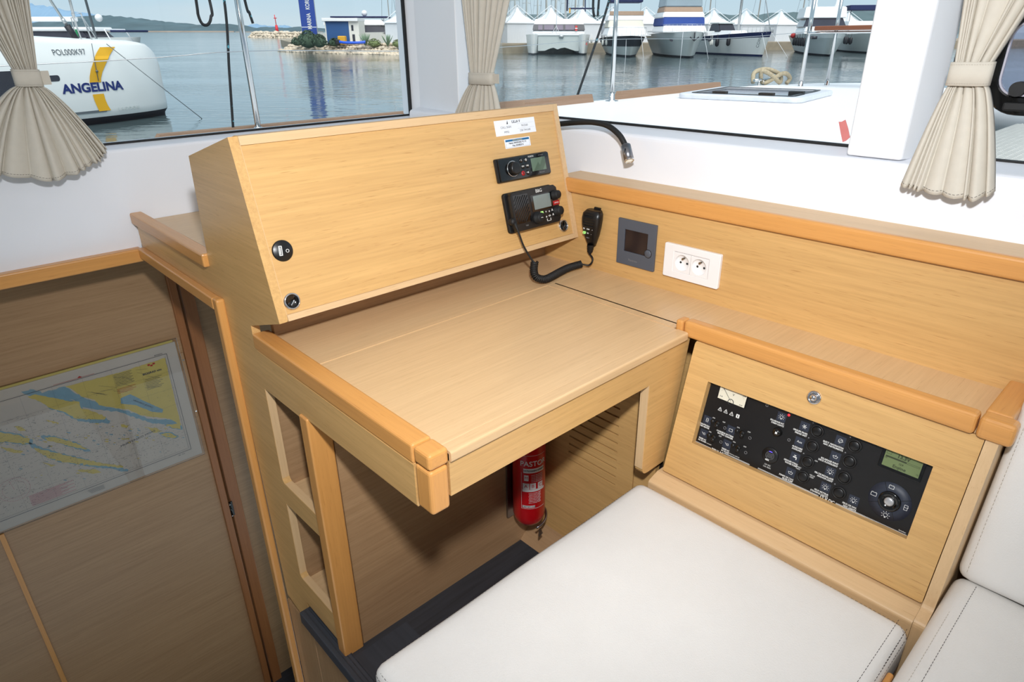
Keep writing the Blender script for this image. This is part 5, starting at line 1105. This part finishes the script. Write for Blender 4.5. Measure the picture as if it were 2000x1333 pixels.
# --- marquees
def tent(r,d,label,w=4.2,T=None,wall_h=2.45,peak=1.85):
    t=thing('marquee',label,'tent',E_(r,d,1.05,20),'white marquees along the quay')
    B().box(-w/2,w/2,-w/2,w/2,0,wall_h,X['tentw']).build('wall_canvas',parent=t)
    b=bmesh.new(); rings=[]
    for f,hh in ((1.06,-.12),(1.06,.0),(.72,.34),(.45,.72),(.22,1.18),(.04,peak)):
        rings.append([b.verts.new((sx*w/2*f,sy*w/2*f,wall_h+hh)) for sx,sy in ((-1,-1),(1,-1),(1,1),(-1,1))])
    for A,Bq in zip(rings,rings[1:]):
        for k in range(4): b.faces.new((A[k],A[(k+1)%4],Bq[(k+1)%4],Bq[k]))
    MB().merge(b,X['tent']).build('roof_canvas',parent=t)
    for sx in (-1,1):
        for sy in (-1,1):
            q=B(); q.tube([(sx*w/2*1.04,sy*w/2*1.04,wall_h+.05),(0,0,wall_h+peak+.28)],.05,X['truss'],6).tube([(sx*w/2*1.04,sy*w/2*1.04,wall_h-.3),(0,0,wall_h+peak-.15)],.04,X['truss'],6).build('truss',parent=t)
    return t
for r,d,l in ((.6,98,'leftmost white marquee standing clear beside the corner curtain'),(5.2,99.5,'white marquee behind the left half of the catamaran'),(9.6,101.5,'white marquee behind the right half of the catamaran'),(14.2,103.5,'white marquee behind the slanting dark rope'),(19.2,105.5,'white marquee between the two tall motor yachts'),(24.6,108,'white marquee right of the tan canopy yacht'),(30.2,110,'white marquee behind the sailing yacht radar mast'),(36,113,'white marquee behind the sailing yacht mast'),(42.5,116,'white marquee right of the sailing yacht'),(49.5,119,'white marquee between the bow seat legs'),(56,122,'white marquee at the right edge of the window')): tent(r,d,l)
t=tent(-12.75,85.6,'single white tent on the rock bank beside the window pillar',3.9); t.matrix_world=E_(-12.3,85.6,.95,-20); t['group']='single tent on the spit'
# --- boats
def hull(L_,Bm,zb,zs,m,wl=.72,rake=1.0,low=X['anti'],flare=1.0,n=16,bands=(),full=.5,p=2.0):
    b=MB(); bm=bmesh.new(); lev=[(-.4,.55*wl),(.06,.86*wl),(.18,.90*wl),(.5,1),(.78,1),(1.0,1)]
    st=[]
    for i in range(n+1):
        t=i/n; s=1-(1-min(t/full,1))**p
        H=zb+(zs-zb)*t; rows=[]
        for k,(f,w) in enumerate(lev):
            z=f if f<.2 else H*f
            ww=w if f<.2 else (wl*.95+(1-wl*.95)*((f-.15)/.85)**flare)
            q=ww*Bm/2*s; y=t*L_-rake*(z/H if z>0 else z/H*.8)*(1-t)**3
            rows.append((q,y,z))
        st.append(rows)
    mats=[low,low,m,m,m]
    for (j0,mm) in bands: mats[j0]=mm
    for sgn in (-1,1):
        for i in range(n):
            for k in range(len(lev)-1):
                v=[bm.verts.new((sgn*q[0],q[1],q[2])) for q in (st[i][k],st[i+1][k],st[i+1][k+1],st[i][k+1])]
                f=bm.faces.new(v); f.material_index=b.mi(mats[k]); f.smooth=True
    for i in range(n):      # deck
        v=[bm.verts.new(q) for q in ((-st[i][-1][0],st[i][-1][1],st[i][-1][2]-.03),(st[i][-1][0],st[i][-1][1],st[i][-1][2]-.03),(st[i+1][-1][0],st[i+1][-1][1],st[i+1][-1][2]-.03),(-st[i+1][-1][0],st[i+1][-1][1],st[i+1][-1][2]-.03))]
        bm.faces.new(v).material_index=b.mi(X['sup'])
    for k in range(len(lev)-1):  # transom
        v=[bm.verts.new(q) for q in ((-st[n][k][0],*st[n][k][1:]),(st[n][k][0],*st[n][k][1:]),(st[n][k+1][0],*st[n][k+1][1:]),(-st[n][k+1][0],*st[n][k+1][1:]))]
        bm.faces.new(v).material_index=b.mi(mats[k])
    bmesh.ops.remove_doubles(bm,verts=bm.verts,dist=.0005); bmesh.ops.recalc_face_normals(bm,faces=bm.faces[:])
    me=bpy.data.meshes.new('t'); bm.to_mesh(me); bm.free(); b.bm.from_mesh(me); bpy.data.meshes.remove(me); return b
def house(b,w0,w1,y0,y1,z0,z1,m,sl=.5,slb=.2):
    """deckhouse: wide at the bottom, sloping windscreen toward the bow (-y)"""
    v=[(-w0/2,y0,z0),(w0/2,y0,z0),(w0/2,y1,z0),(-w0/2,y1,z0),(-w1/2,y0+sl,z1),(w1/2,y0+sl,z1),(w1/2,y1-slb,z1),(-w1/2,y1-slb,z1)]
    q=bmesh.new(); vs=[q.verts.new(p) for p in v]
    for f in ((3,2,1,0),(4,5,6,7),(0,1,5,4),(1,2,6,5),(2,3,7,6),(3,0,4,7)): q.faces.new([vs[i] for i in f])
    bmesh.ops.bevel(q,geom=q.edges[:],offset=.08,segments=2,affect='EDGES')
    return b.merge(q,m)
def rail(t,w,y0,y1,z,h=.6,n=7,r=.022):
    b=B(); pts=[]
    for i in range(n*2+1):
        a=math.pi*(i/(n*2)); x=-w/2*math.cos(a); y=y1-(y1-y0)*math.sin(a)**.7; pts.append((x,y,z+h)); b.tube([(x,y,z),(x,y,z+h)],r*.8,X['alu'],5)
    b.tube(pts,r,X['alu'],5); b.build('pulpit_rail',parent=t)
def fender(t,x,y,z,m,L_=.6,r=.13): B().lathe([(0,-L_/2),(r*.7,-L_/2+.08),(r,-L_/2+.2),(r,L_/2-.2),(r*.7,L_/2-.08),(.02,L_/2),(.02,L_/2+.4),(0,L_/2+.4)],m,10,Matrix.Translation((x,y,z))).build('fender',parent=t)
def line(t,p0,p1,r=.018): B().tube([p0,p1],r,X['tent'],4).build('mooring_line',parent=t)
# white catamaran
t=thing('catamaran','white sailing catamaran with dark wraparound windows moored bows toward us','catamaran',E_(5.3,81.2,0,-2))
for x,l in ((-2.95,0),(2.75,1)):
    h=hull(11,1.75,2.15,1.9,X['hull'],.78,.12,full=.30,p=1.8); h.build('hull',parent=t,T=Matrix.Translation((x,0,0)))
b=B().poly([(-2.4,2.1),(-2.4,.40),(-1.6,.42),(-1.0,.66),(-.6,.74),(-.15,.56),(.25,.70),(.7,.76),(1.3,.58),(1.9,.40),(2.3,.40),(2.3,2.1)],1.3,9,'y',m=X['hullg']); b.box(-2.6,2.5,1.2,10,2.0,2.2,X['sup'],bev=.05); b.build('bridgedeck',parent=t)
house(B(),6.1,5.6,3.6,9,2.15,3.75,X['sup'],.5).build('coachroof',parent=t)
b=B(); house(b,6.14,5.9,3.52,8.5,2.5,3.2,X['win'],.28); w_=b.build('wraparound_window',parent=t)
for a in ((-2.4,-1.9),(-1.7,-.6),(-.3,.5),(.75,1.8)): B().box(a[0],a[1],3.50,3.58,2.6,3.12,X['winl']).build('window_pane',parent=w_)
B().box(1.9,2.15,3.38,3.5,2.5,3.05,X['redc'],bev=.03).box(1.88,2.17,3.36,3.4,2.72,2.80,X['tent']).build('lifebuoy',parent=t)
B().cyl((.75,4.6,3.7),(.75,4.6,15),.11,X['alu'],n=10).cyl((.95,4.7,4.6),(.95,4.7,15),.10,X['navy'],n=8).build('mast',parent=t)
B().cyl((-.35,1.5,2.2),(-.30,1.45,12),.035,X['tent'],n=6).tube([(-.9,1.6,2.1),(-.35,1.3,3.0),(.1,1.6,2.1)],.04,X['sup'],6).cyl((0,1.2,1.95),(.5,1.2,1.9),.16,X['alu'],n=8).build('forestay',parent=t)
B().box(1.2,4.2,5,7.5,4.85,4.95,X['dblue'],bev=.04).box(1.2,1.35,5,5.2,4.4,4.9,X['yob']).build('bimini',parent=t)
for y in (0,): B().text('4',3.05,1.15,.5,X['redc'],0,T=Fr((0,-.06,0),(1,0,0),(0,0,1)),h=.01).text('LAGOON',-2.9,1.0,.01,X['redc'],0,h=.001,T=Fr((0,-.06,0),(1,0,0),(0,0,1))).build('lettering',parent=t)
for x in (3.95,4.6): fender(t,x-.2,2,1.5,X['fendw'])
# motor yachts
def yacht(label,r,d,yaw,L_,Bm,H,hm,bands=()):
    t=thing('motor_yacht',label,'yacht',E_(r,d,0,yaw)); h=hull(L_,Bm,H,H-.4,hm,.72,1.4,bands=bands,full=.6,p=2.1); h.build('hull',parent=t); return t
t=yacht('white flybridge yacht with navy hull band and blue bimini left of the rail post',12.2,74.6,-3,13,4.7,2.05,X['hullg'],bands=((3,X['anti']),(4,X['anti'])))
B().poly([(-2.3,2.02),(2.3,2.02),(2.3,2.12),(-2.3,2.12)],1.5,12,'y',m=X['sup']).build('deck_edge',parent=t)
house(B(),4.3,3.6,3.0,11,2.05,2.95,X['sup'],1.2).build('foredeck_house',parent=t); house(B(),4.0,3.6,5.0,11,2.8,3.6,X['beige'],.7).build('windscreen_cover',parent=t)
house(B(),4.0,3.7,5.6,11,3.5,4.1,X['sup'],.3).build('flybridge',parent=t); B().box(-1.8,1.9,5.8,6.0,4.05,4.45,X['tan'],bev=.03).build('spray_screen',parent=t)
B().box(-1.7,1.9,7,10,5.35,5.75,X['dblue'],bev=.12).build('bimini',parent=t)
for x in (-1.6,1.8): B().cyl((x,8,4.0),(x,8,5.4),.03,X['alu'],n=6).build('bimini_post',parent=t)
rail(t,3.9,.2,4,2.05,.75)
for x in (-2.6,-2.2): fender(t,x,3,1.35,X['fendw'])
line(t,(-.4,.2,2.0),(-.6,-2.2,0)); line(t,(1.2,.8,2.0),(1.3,-1.6,0))
t=yacht('tall white yacht with tan canopy and royal blue windscreen cover, bow on',17.9,72.2,-2,13,5.3,2.45,X['hullg'],bands=((4,X['hull']),))
B().poly([(-2.6,2.35),(2.6,2.35),(2.6,2.48),(-2.6,2.48)],1.6,12,'y',m=X['sup']).build('deck_edge',parent=t)
house(B(),4.6,4.3,3.4,11,2.3,3.0,X['sup'],.6).build('foredeck_house',parent=t); house(B(),4.4,4.3,4.4,11,2.95,3.8,X['blue'],.3).build('windscreen_cover',parent=t)
house(B(),4.4,4.2,4.8,11,3.75,4.3,X['sup'],.2).build('flybridge',parent=t); house(B(),4.1,3.9,5.2,10,4.25,4.85,X['tan'],.15).build('canopy_skirt',parent=t)
house(B(),3.9,3.6,5.3,10,4.8,6.6,X['clear'],.3).build('canopy',parent=t); B().box(-1.85,1.85,5.6,10,6.5,6.7,X['tan']).build('canopy_roof',parent=t)
rail(t,4.4,.2,4,2.45,.65)
B().tube([(0,-1.35,2.35),(0,-1.4,1.6)],.06,X['anti'],6).tube([(-.42,-1.38,1.95),(0,-1.42,1.6),(.42,-1.38,1.95)],.06,X['anti'],6).build('anchor',parent=t)
for sx in (-1,1):
    B().poly([(sx*1.75,1.72),(sx*2.1,1.85),(sx*2.0,1.60),(sx*1.8,1.55)],.6,.9,'y',m=X['win'],T=Matrix.Translation((0,-.35,-.05))).build('hull_window',parent=t); line(t,(sx*1.0,-.6,2.45),(sx*1.35,-2.4,0))
fender(t,2.8,3,1.4,X['fendw']); fender(t,2.55,2.6,1.4,X['fendw'])
t=yacht('white cruiser yacht with wide grey windscreen and row of black fenders',34.5,78,-16,19,5.6,2.35,X['hullg'],bands=((4,X['hull']),))
house(B(),4.9,4.3,4.5,16,2.2,2.95,X['sup'],1.8).build('foredeck_house',parent=t)
house(B(),4.7,3.9,7.2,16,2.9,3.95,X['win'],1.3).build('windscreen',parent=t); house(B(),4.7,4.4,8.2,17,3.9,5.1,X['sup'],.5).build('flybridge',parent=t)
B().lathe([(0,0),(.45,0),(.45,.25),(.38,.3),(.38,.8),(.2,1.0),(0,1.0)],X['sup'],14,Matrix.Translation((-1.2,11,5.1))).build('radar_dome',parent=t); B().lathe([(0,0),(.45,0),(.45,.25),(.38,.3),(.38,.8),(.2,1.0),(0,1.0)],X['sup'],14,Matrix.Translation((1.6,11,5.1))).build('radar_dome',parent=t)
rail(t,4.6,.2,7,2.35,.6,10)
for i in range(6): fender(t,-2.15-.12*i,2.9+1.5*i,1.35,X['fend'],.95,.22)
fender(t,1.4,.3,1.6,X['fend'],.8,.18); B().ball((-2.95,11,2.0),.35,X['redc'],sub=1).build('buoy',parent=t)
for y,x in ((1.2,-1.62),(2.3,-2.05)): B().cyl((x-.35,y-.6,1.85),(x+.2,y-.5,1.85),.16,X['win'],n=14).build('porthole',parent=t)
t=yacht('white motor yacht partly hidden by the wide pillar, black fenders on its side',44.2,88,-14,16,5.2,2.3,X['hullg'])
house(B(),4.7,4.0,5,14,2.2,3.7,X['sup'],1.6).build('deckhouse',parent=t); house(B(),4.75,4.3,7.2,12,2.7,3.3,X['win'],.8).build('window',parent=t); B().box(-2,2,8,12,5.0,5.6,X['dblue'],bev=.1).cyl((-1.6,9,3.6),(-1.6,9,5.1),.05,X['alu']).build('bimini',parent=t)
for i in range(2): fender(t,-2.2-.1*i,2.6+1.6*i,1.4,X['fend'],.9,.22)
# big yacht behind kiosk
t=thing('motor_yacht','large white motor yacht moored behind the blue kiosk','yacht',E_(-25.5,103,0,-90))
h=hull(13,4.6,2.2,2.0,X['hull'],.75,1.5,full=.6); h.build('hull',parent=t,T=Matrix.Translation((0,0,.2)))
t.matrix_world=E_(-14.0,104,0,90)
house(B(),3.8,3.3,2.5,12,2.1,3.3,X['win'],2.2).build('window_band',parent=t); house(B(),3.9,3.4,3.6,12.5,3.2,3.9,X['sup'],.8).build('upper_deck',parent=t); B().box(-1.7,1.7,3.6,11.5,4.15,4.35,X['dblue'],bev=.05).box(-1.5,-1.4,4,4.1,3.8,4.2,X['alu']).box(-1.5,-1.4,11,11.1,3.8,4.2,X['alu']).build('hardtop',parent=t)
B().ball((0,7,4.75),.42,X['sup'],sub=2).build('radar_dome',parent=t)
# sailing yacht, bow toward us
t=thing('sailing_yacht','white sailing yacht with navy sheer stripe moored bow toward us','sailboat',E_(27.0,77.2,0,16))
hull(13,4.0,2.45,1.7,X['hull'],.70,1.0,low=X['navy'],bands=((4,X['navy']),),full=.62,p=2.0).build('hull',parent=t)
house(B(),2.5,1.9,4.2,9,1.9,2.55,X['sup'],.8).build('coachroof',parent=t); house(B(),2.2,1.9,7.2,9.6,2.4,3.3,X['win'],.6).box(-1.05,1.05,7.6,9.6,3.25,3.4,X['hullg'],bev=.05).build('sprayhood',parent=t)
B().cyl((0,5.2,2.3),(0,5.2,15),.14,X['alu'],n=10).build('mast',parent=t); B().cyl((-2.0,11,1.6),(-2.0,11,4.0),.05,X['alu'],n=8).ball((-2.0,11,4.2),.28,X['sup'],sub=2).build('radar_mast',parent=t)
B().cyl((.0,-.8,2.4),(0,4.9,13),.05,X['alu'],n=6).build('forestay',parent=t); rail(t,2.6,-.6,2.5,2.3,.6)
B().ball((1.1,2.0,1.5),.01,X['fend'],sub=1).build('stem_fitting',parent=t)
fender(t,-1.7,4.2,1.4,X['fend'],.9,.22); fender(t,-2.0,6.0,1.3,X['fend'],.9,.22); fender(t,1.75,3.5,1.4,X['fend'],.9,.2); line(t,(.3,-.7,2.3),(.6,-3.5,0)); line(t,(-.6,-.2,2.3),(-1.6,-3.2,0))
B().text('CORI',0,0,.42,X['inkg'],0,rot=math.radians(80),T=Fr((-.62,.10,1.35),(.62,-.75,0),(0,0,1)),h=.01).build('lettering',parent=t)
# masts of yachts berthed behind the marquees
def mastboat(r,d,tilt,label,grp='yachts berthed behind the marquees',rad=.13,m='alu',h=19,dark=False,sail=True):
    t=thing('sailing_yacht',label,'sailboat',E_(r,d,0,0),grp)
    hull(11,3.4,1.9,1.4,X['hull'],.7,.8,full=.6,n=8).build('hull',parent=t)
    B().cyl((0,4,1.5),(tilt,4,h),rad,X[m],n=8).tube([(-.9+tilt*.4,4,8),(tilt*.4,4,8.2),(.9+tilt*.4,4,8)],.04,X['alu'],5).tube([(-.7+tilt*.7,4,12.5),(tilt*.7,4,12.6),(.7+tilt*.7,4,12.5)],.04,X['alu'],5).build('mast',parent=t)
    if sail: B().cyl((0,-.4,2.1),(tilt,3.7,h-2),.10,X['hullg'] if not dark else X['navy'],n=6).build('furled_sail',parent=t)
    for sx in (-1,1): B().tube([(sx*1.5,4.2,1.6),(sx*.9+tilt*.4,4,8),(tilt,4,h)],.022,X['inkg'],4).build('shroud',parent=t)
ks=['leftmost','second','third','fourth','fifth','sixth','seventh','eighth','ninth']
for i,(q_,tl,dk) in enumerate(((-.0125,0,True),(.003,.2,False),(.020,-.1,False),(.035,.1,False),(.048,-.2,False),(.060,.1,False),(.074,0,False),(.087,.2,False),(.100,-.1,True))):
    d=130+14*(i%4); r=q_*d
    mastboat(r,d,tl,'%s tall masted yacht from the corner curtain, berthed behind the marquees'%ks[i],dark=dk,rad=.16)
for i,(r,d,tl) in enumerate(((33,134,.3),(38,137,-.2),(47,136,.2),(57,140,0))): mastboat(r,d,tl,['yacht with mast beside the white radar dome, behind the marquees','yacht with bare mast behind the sailing yacht','yacht with bare mast seen between the bow seat legs','yacht with bare mast beside the wide pillar'][i],rad=.12,sail=False)
for i,(r,d) in enumerate(((-20.5,118),(-21.3,132),(-20.4,146),(-20.8,160))): mastboat(r,d,.2 if i else -.3,['yacht with thin mast rising behind the kiosk, leftmost','yacht with thin mast rising behind the kiosk roof edge','yacht with thin mast above the motor yacht radar dome','yacht with thin mast beside the single tent'][i],'yachts berthed behind the kiosk',rad=.07,sail=False)
# --- Angelina, the catamaran alongside
Au=V((.453,.892)); An=V((.892,-.453)); A0=V((-12.048,18.68))
AM=MW@Matrix(((Au.x,0,An.x,A0.x),(Au.y,0,An.y,A0.y),(0,1,0,0),(0,0,0,1)))   # x along the side toward the bow, y up, z toward us
t=thing('angelina_catamaran','white catamaran named ANGELINA with yellow curved stripe, filling the left window','catamaran',AM)
t.name='catamaran_alongside'
bm=bmesh.new()
prof=[(-.45,-.45),(-.30,-.10),(-.16,.08),(-.05,.2),(0,.4),(0,1.62),(-.04,1.70),(-.16,2.02),(-.28,2.12),(-.9,2.17),(-1.9,2.10),(-1.95,1.2),(-1.7,-.1),(-1.45,-.45)]
us=[-8,-6,-4,-2,-1,0,.6,1.2,1.7,2.1,2.45,2.7,2.88,3.0,3.09,3.13,3.15]
rings=[]
for u in us:
    f=max(0,(u-.8)/(3.15-.8)); n_=.97*(1-(1-f**2.6)**.5) if f<1 else .97
    f2=max(0,(u-2.2)/(3.15-2.2)); top=2.30-.058*max(u,-1)+(0 if u>-1 else .02); 
    row=[]
    for z,y in prof:
        zz=z*(1-n_)+(-.97)*n_ if z>-.97 else z*(1-n_)+(-.97)*n_
        yy=y
        if y>1.7: yy=1.70+(y-1.70)*((top-1.70)/.47)
        if u>2.55 and y>1.0: yy=yy-(yy-1.0)*.42*((u-2.55)/.6)**1.7*min(1,(yy-1.0)/.8)
        uu=(u if u<.8 else .8+(u-.8)*1.225)+ (0.0 if y>.1 else -.10*f)
        row.append(bm.verts.new((uu,yy,zz)))
    rings.append(row)
MI=MB(); 
for A,Bq in zip(rings,rings[1:]):
    for k in range(len(prof)-1):
        f=bm.faces.new((A[k],A[k+1],Bq[k+1],Bq[k])); f.smooth=True; f.material_index=MI.mi(X['anti'] if (k<3 or k>11) else X['hull'])
bm.faces.new(rings[-1]).material_index=MI.mi(X['hull'])
bmesh.ops.recalc_face_normals(bm,faces=bm.faces[:]); me=bpy.data.meshes.new('t'); bm.to_mesh(me); bm.free(); MI.bm.from_mesh(me); bpy.data.meshes.remove(me)
MI.build('hull',parent=t)
B().poly([(1.50,2.03),(1.98,2.03),(1.62,1.82),(1.45,1.60),(1.40,1.62),(1.04,1.62)],.0,.0,'z',m=X['yel']) if False else None
z0=.003
b=B()
def strip(L1,L2,m,zf=lambda y:.004):
    q=bmesh.new(); A=[q.verts.new((x,y,zf(y))) for x,y in L1]; C=[q.verts.new((x,y,zf(y))) for x,y in L2]
    for i in range(len(A)-1): q.faces.new((A[i],A[i+1],C[i+1],C[i]))
    q2=bmesh.ops.extrude_face_region(q,geom=q.faces[:]); bmesh.ops.translate(q,vec=(0,0,.003),verts=[g for g in q2['geom'] if isinstance(g,bmesh.types.BMVert)])
    b.merge(q,m)
def zc(y): return -.035-(y-1.70)*.375+.012 if y>1.70 else .006
def bulge(u): 
    f=max(0,(u-.8)/(3.15-.8)/1.225); n_=.97*(1-(1-f**2.6)**.5); return -.97*n_
Lx=[(1.46,2.0),(1.31,1.88),(1.20,1.78),(1.11,1.70),(1.05,1.60),(.95,1.45),(.87,1.28),(.82,1.11)]; Rx=[(1.93,2.0),(1.76,1.88),(1.63,1.78),(1.53,1.70),(1.41,1.56),(1.27,1.38),(1.18,1.22),(1.15,1.11)]
def strip2(L1,L2,m):
    q=bmesh.new(); cols=[]
    for (x0,y0_),(x1,y1_) in zip(L1,L2):
        r=[]
        for k in range(7):
            x=x0+(x1-x0)*k/6; y=y0_+(y1_-y0_)*k/6; r.append(q.verts.new((x,y,zc(y)+bulge(x)+.008)))
        cols.append(r)
    for A,C in zip(cols,cols[1:]):
        for k in range(6): q.faces.new((A[k],A[k+1],C[k+1],C[k]))
    b.merge(q,m)
strip2(Lx,Rx,X['yel']); strip2([(.82,.81),(.83,.65),(.86,.5),(.89,.36)],[(1.145,.81),(1.15,.65),(1.18,.5),(1.24,.36)],X['yel']); b.build('yellow_stripe',parent=t)
def btext(b,s,x,y,size,m,sx,bold=0):
    q=B(); q.text(s,x,y,size,m,0,sx=sx,bold=bold,h=.0005)
    for v in q.bm.verts: v.co.z+=(zc(v.co.y)+bulge(v.co.x)+.009)
    me=bpy.data.meshes.new('t'); q.bm.to_mesh(me); q.bm.free(); o_=b.mi(m); bm2=bmesh.new(); bm2.from_mesh(me); bpy.data.meshes.remove(me); b.merge(bm2,m)
b=B(); btext(b,'ANGELINA',.905,.985,.318,X['ink'],1.12,.012); btext(b,'POL000K97',.54,1.89,.20,X['inkg'],.90); btext(b,'L A G O O N',1.83,.365,.10,X['hullg'],1.25,.004); b.build('lettering',parent=t)
B().poly(rrect(-1.1,.055,1.20,1.35,.06),-.01,.006,'z',m=X['win']).build('hull_window',parent=t)
B().box(-2.2,-1.05,.9,1.5,-.02,.01,X['win']).build('hull_window',parent=t)
B().poly([(-.6,.33),(1.10,.33),(1.18,.39),(-.6,.39)],-.01,.006,'z',m=X['inkg']).build('rub_strip',parent=t)
# deck gear of Angelina: furler and forestay, pulpit posts
B().cyl((1.35,2.1,-.9),(.35,4.6,-1.0),.035,X['alu'],n=8).cyl((1.35,2.15,-.9),(1.18,2.55,-.92),.085,X['fend'],n=12).cyl((1.17,2.58,-.92),(1.1,2.72,-.92),.05,X['alu'],n=12).build('furler',parent=t)
b=B().tube([(1.3,2.1,-.6),(1.2,2.85,-.6),(1.45,2.85,-.6),(1.6,2.1,-.6)],.022,X['alu'],6); b.build('pulpit_rail',parent=t)
b=B().tube([(1.65,2.1,-1.4),(1.65,2.75,-1.4),(2.0,2.75,-1.4),(2.3,2.06,-1.4)],.018,X['alu'],6); b.build('pulpit_rail',parent=t)
B().box(1.55,1.75,2.25,2.45,-1.45,-1.43,X['grn']).build('small_flag',parent=t)
# its bow line running into the water
P0=AM@V((1.65,2.08,-.1)); P1=MW@V((-9.17,21.05,.0))
P1=MW@V((-9.17,21.05,-.3))
tag(B().tube([P0,P1],.012,X['inkg'],6).build('bow_line'),'thin dark mooring line from the named catamaran down into the water','rope')
tag(B().tube([AM@V((1.15,2.1,.02)),AM@V((1.10,1.6,.03)),AM@V((1.06,1.15,.05))],.010,X['inkg'],6).ball(AM@V((1.09,1.40,.04)),.04,X['inkg'],sub=1).build('hanging_line'),'short knotted line hanging over the yellow stripe','rope')
# yachts behind Angelina
t=thing('sailing_yacht','grey hulled sailing yacht behind the bow of the named catamaran','sailboat',E_(-23.0,43.6,0,78))
hull(9,3.0,1.75,1.5,mat('blue_grey_hull',(128,140,154),.3),.8,.4,full=.5).build('hull',parent=t); t.matrix_world=E_(-22.6,44,-.25,76)
house(B(),2.1,1.7,2.0,6,1.55,2.1,X['sup'],.6).build('coachroof',parent=t); B().tube([(-.9,1.2,1.7),(-.8,1.8,2.75),(.8,1.8,2.75),(.9,1.2,1.7)],.04,X['tent'],6).box(-.95,.95,.2,1.3,2.6,2.72,X['dblue'],bev=.04).build('arch',parent=t)
B().cyl((0,3.3,1.9),(0,3.6,9),.07,X['inkg'],n=8).ball((.25,3.0,3.4),.22,X['sup'],sub=2).build('mast',parent=t)
for i,y in enumerate((1.0,2.0,3.2)): fender(t,-1.55,y,1.1,X['fend'],.5,.12)
t=thing('motor_yacht','long white yacht with sail cover behind the named catamaran, beside the left curtain','yacht',E_(-30.3,57.5,0,82))
hull(14,4.0,2.0,1.8,X['hull'],.8,.8,full=.5).build('hull',parent=t)
house(B(),3.0,2.6,2.5,12,1.9,2.5,X['win'],.6).box(-1.5,1.5,2.6,12,2.4,2.7,X['sup'],bev=.1).build('deckhouse',parent=t); B().box(-.3,.3,4.5,13,3.1,3.45,X['sup'],bev=.1).build('sail_cover',parent=t)
B().cyl((0,4.6,2.0),(0,4.6,12),.10,X['alu'],n=8).build('mast',parent=t); B().box(-1.3,1.3,10,13,4.3,4.9,X['tan'],bev=.1).build('bimini',parent=t)
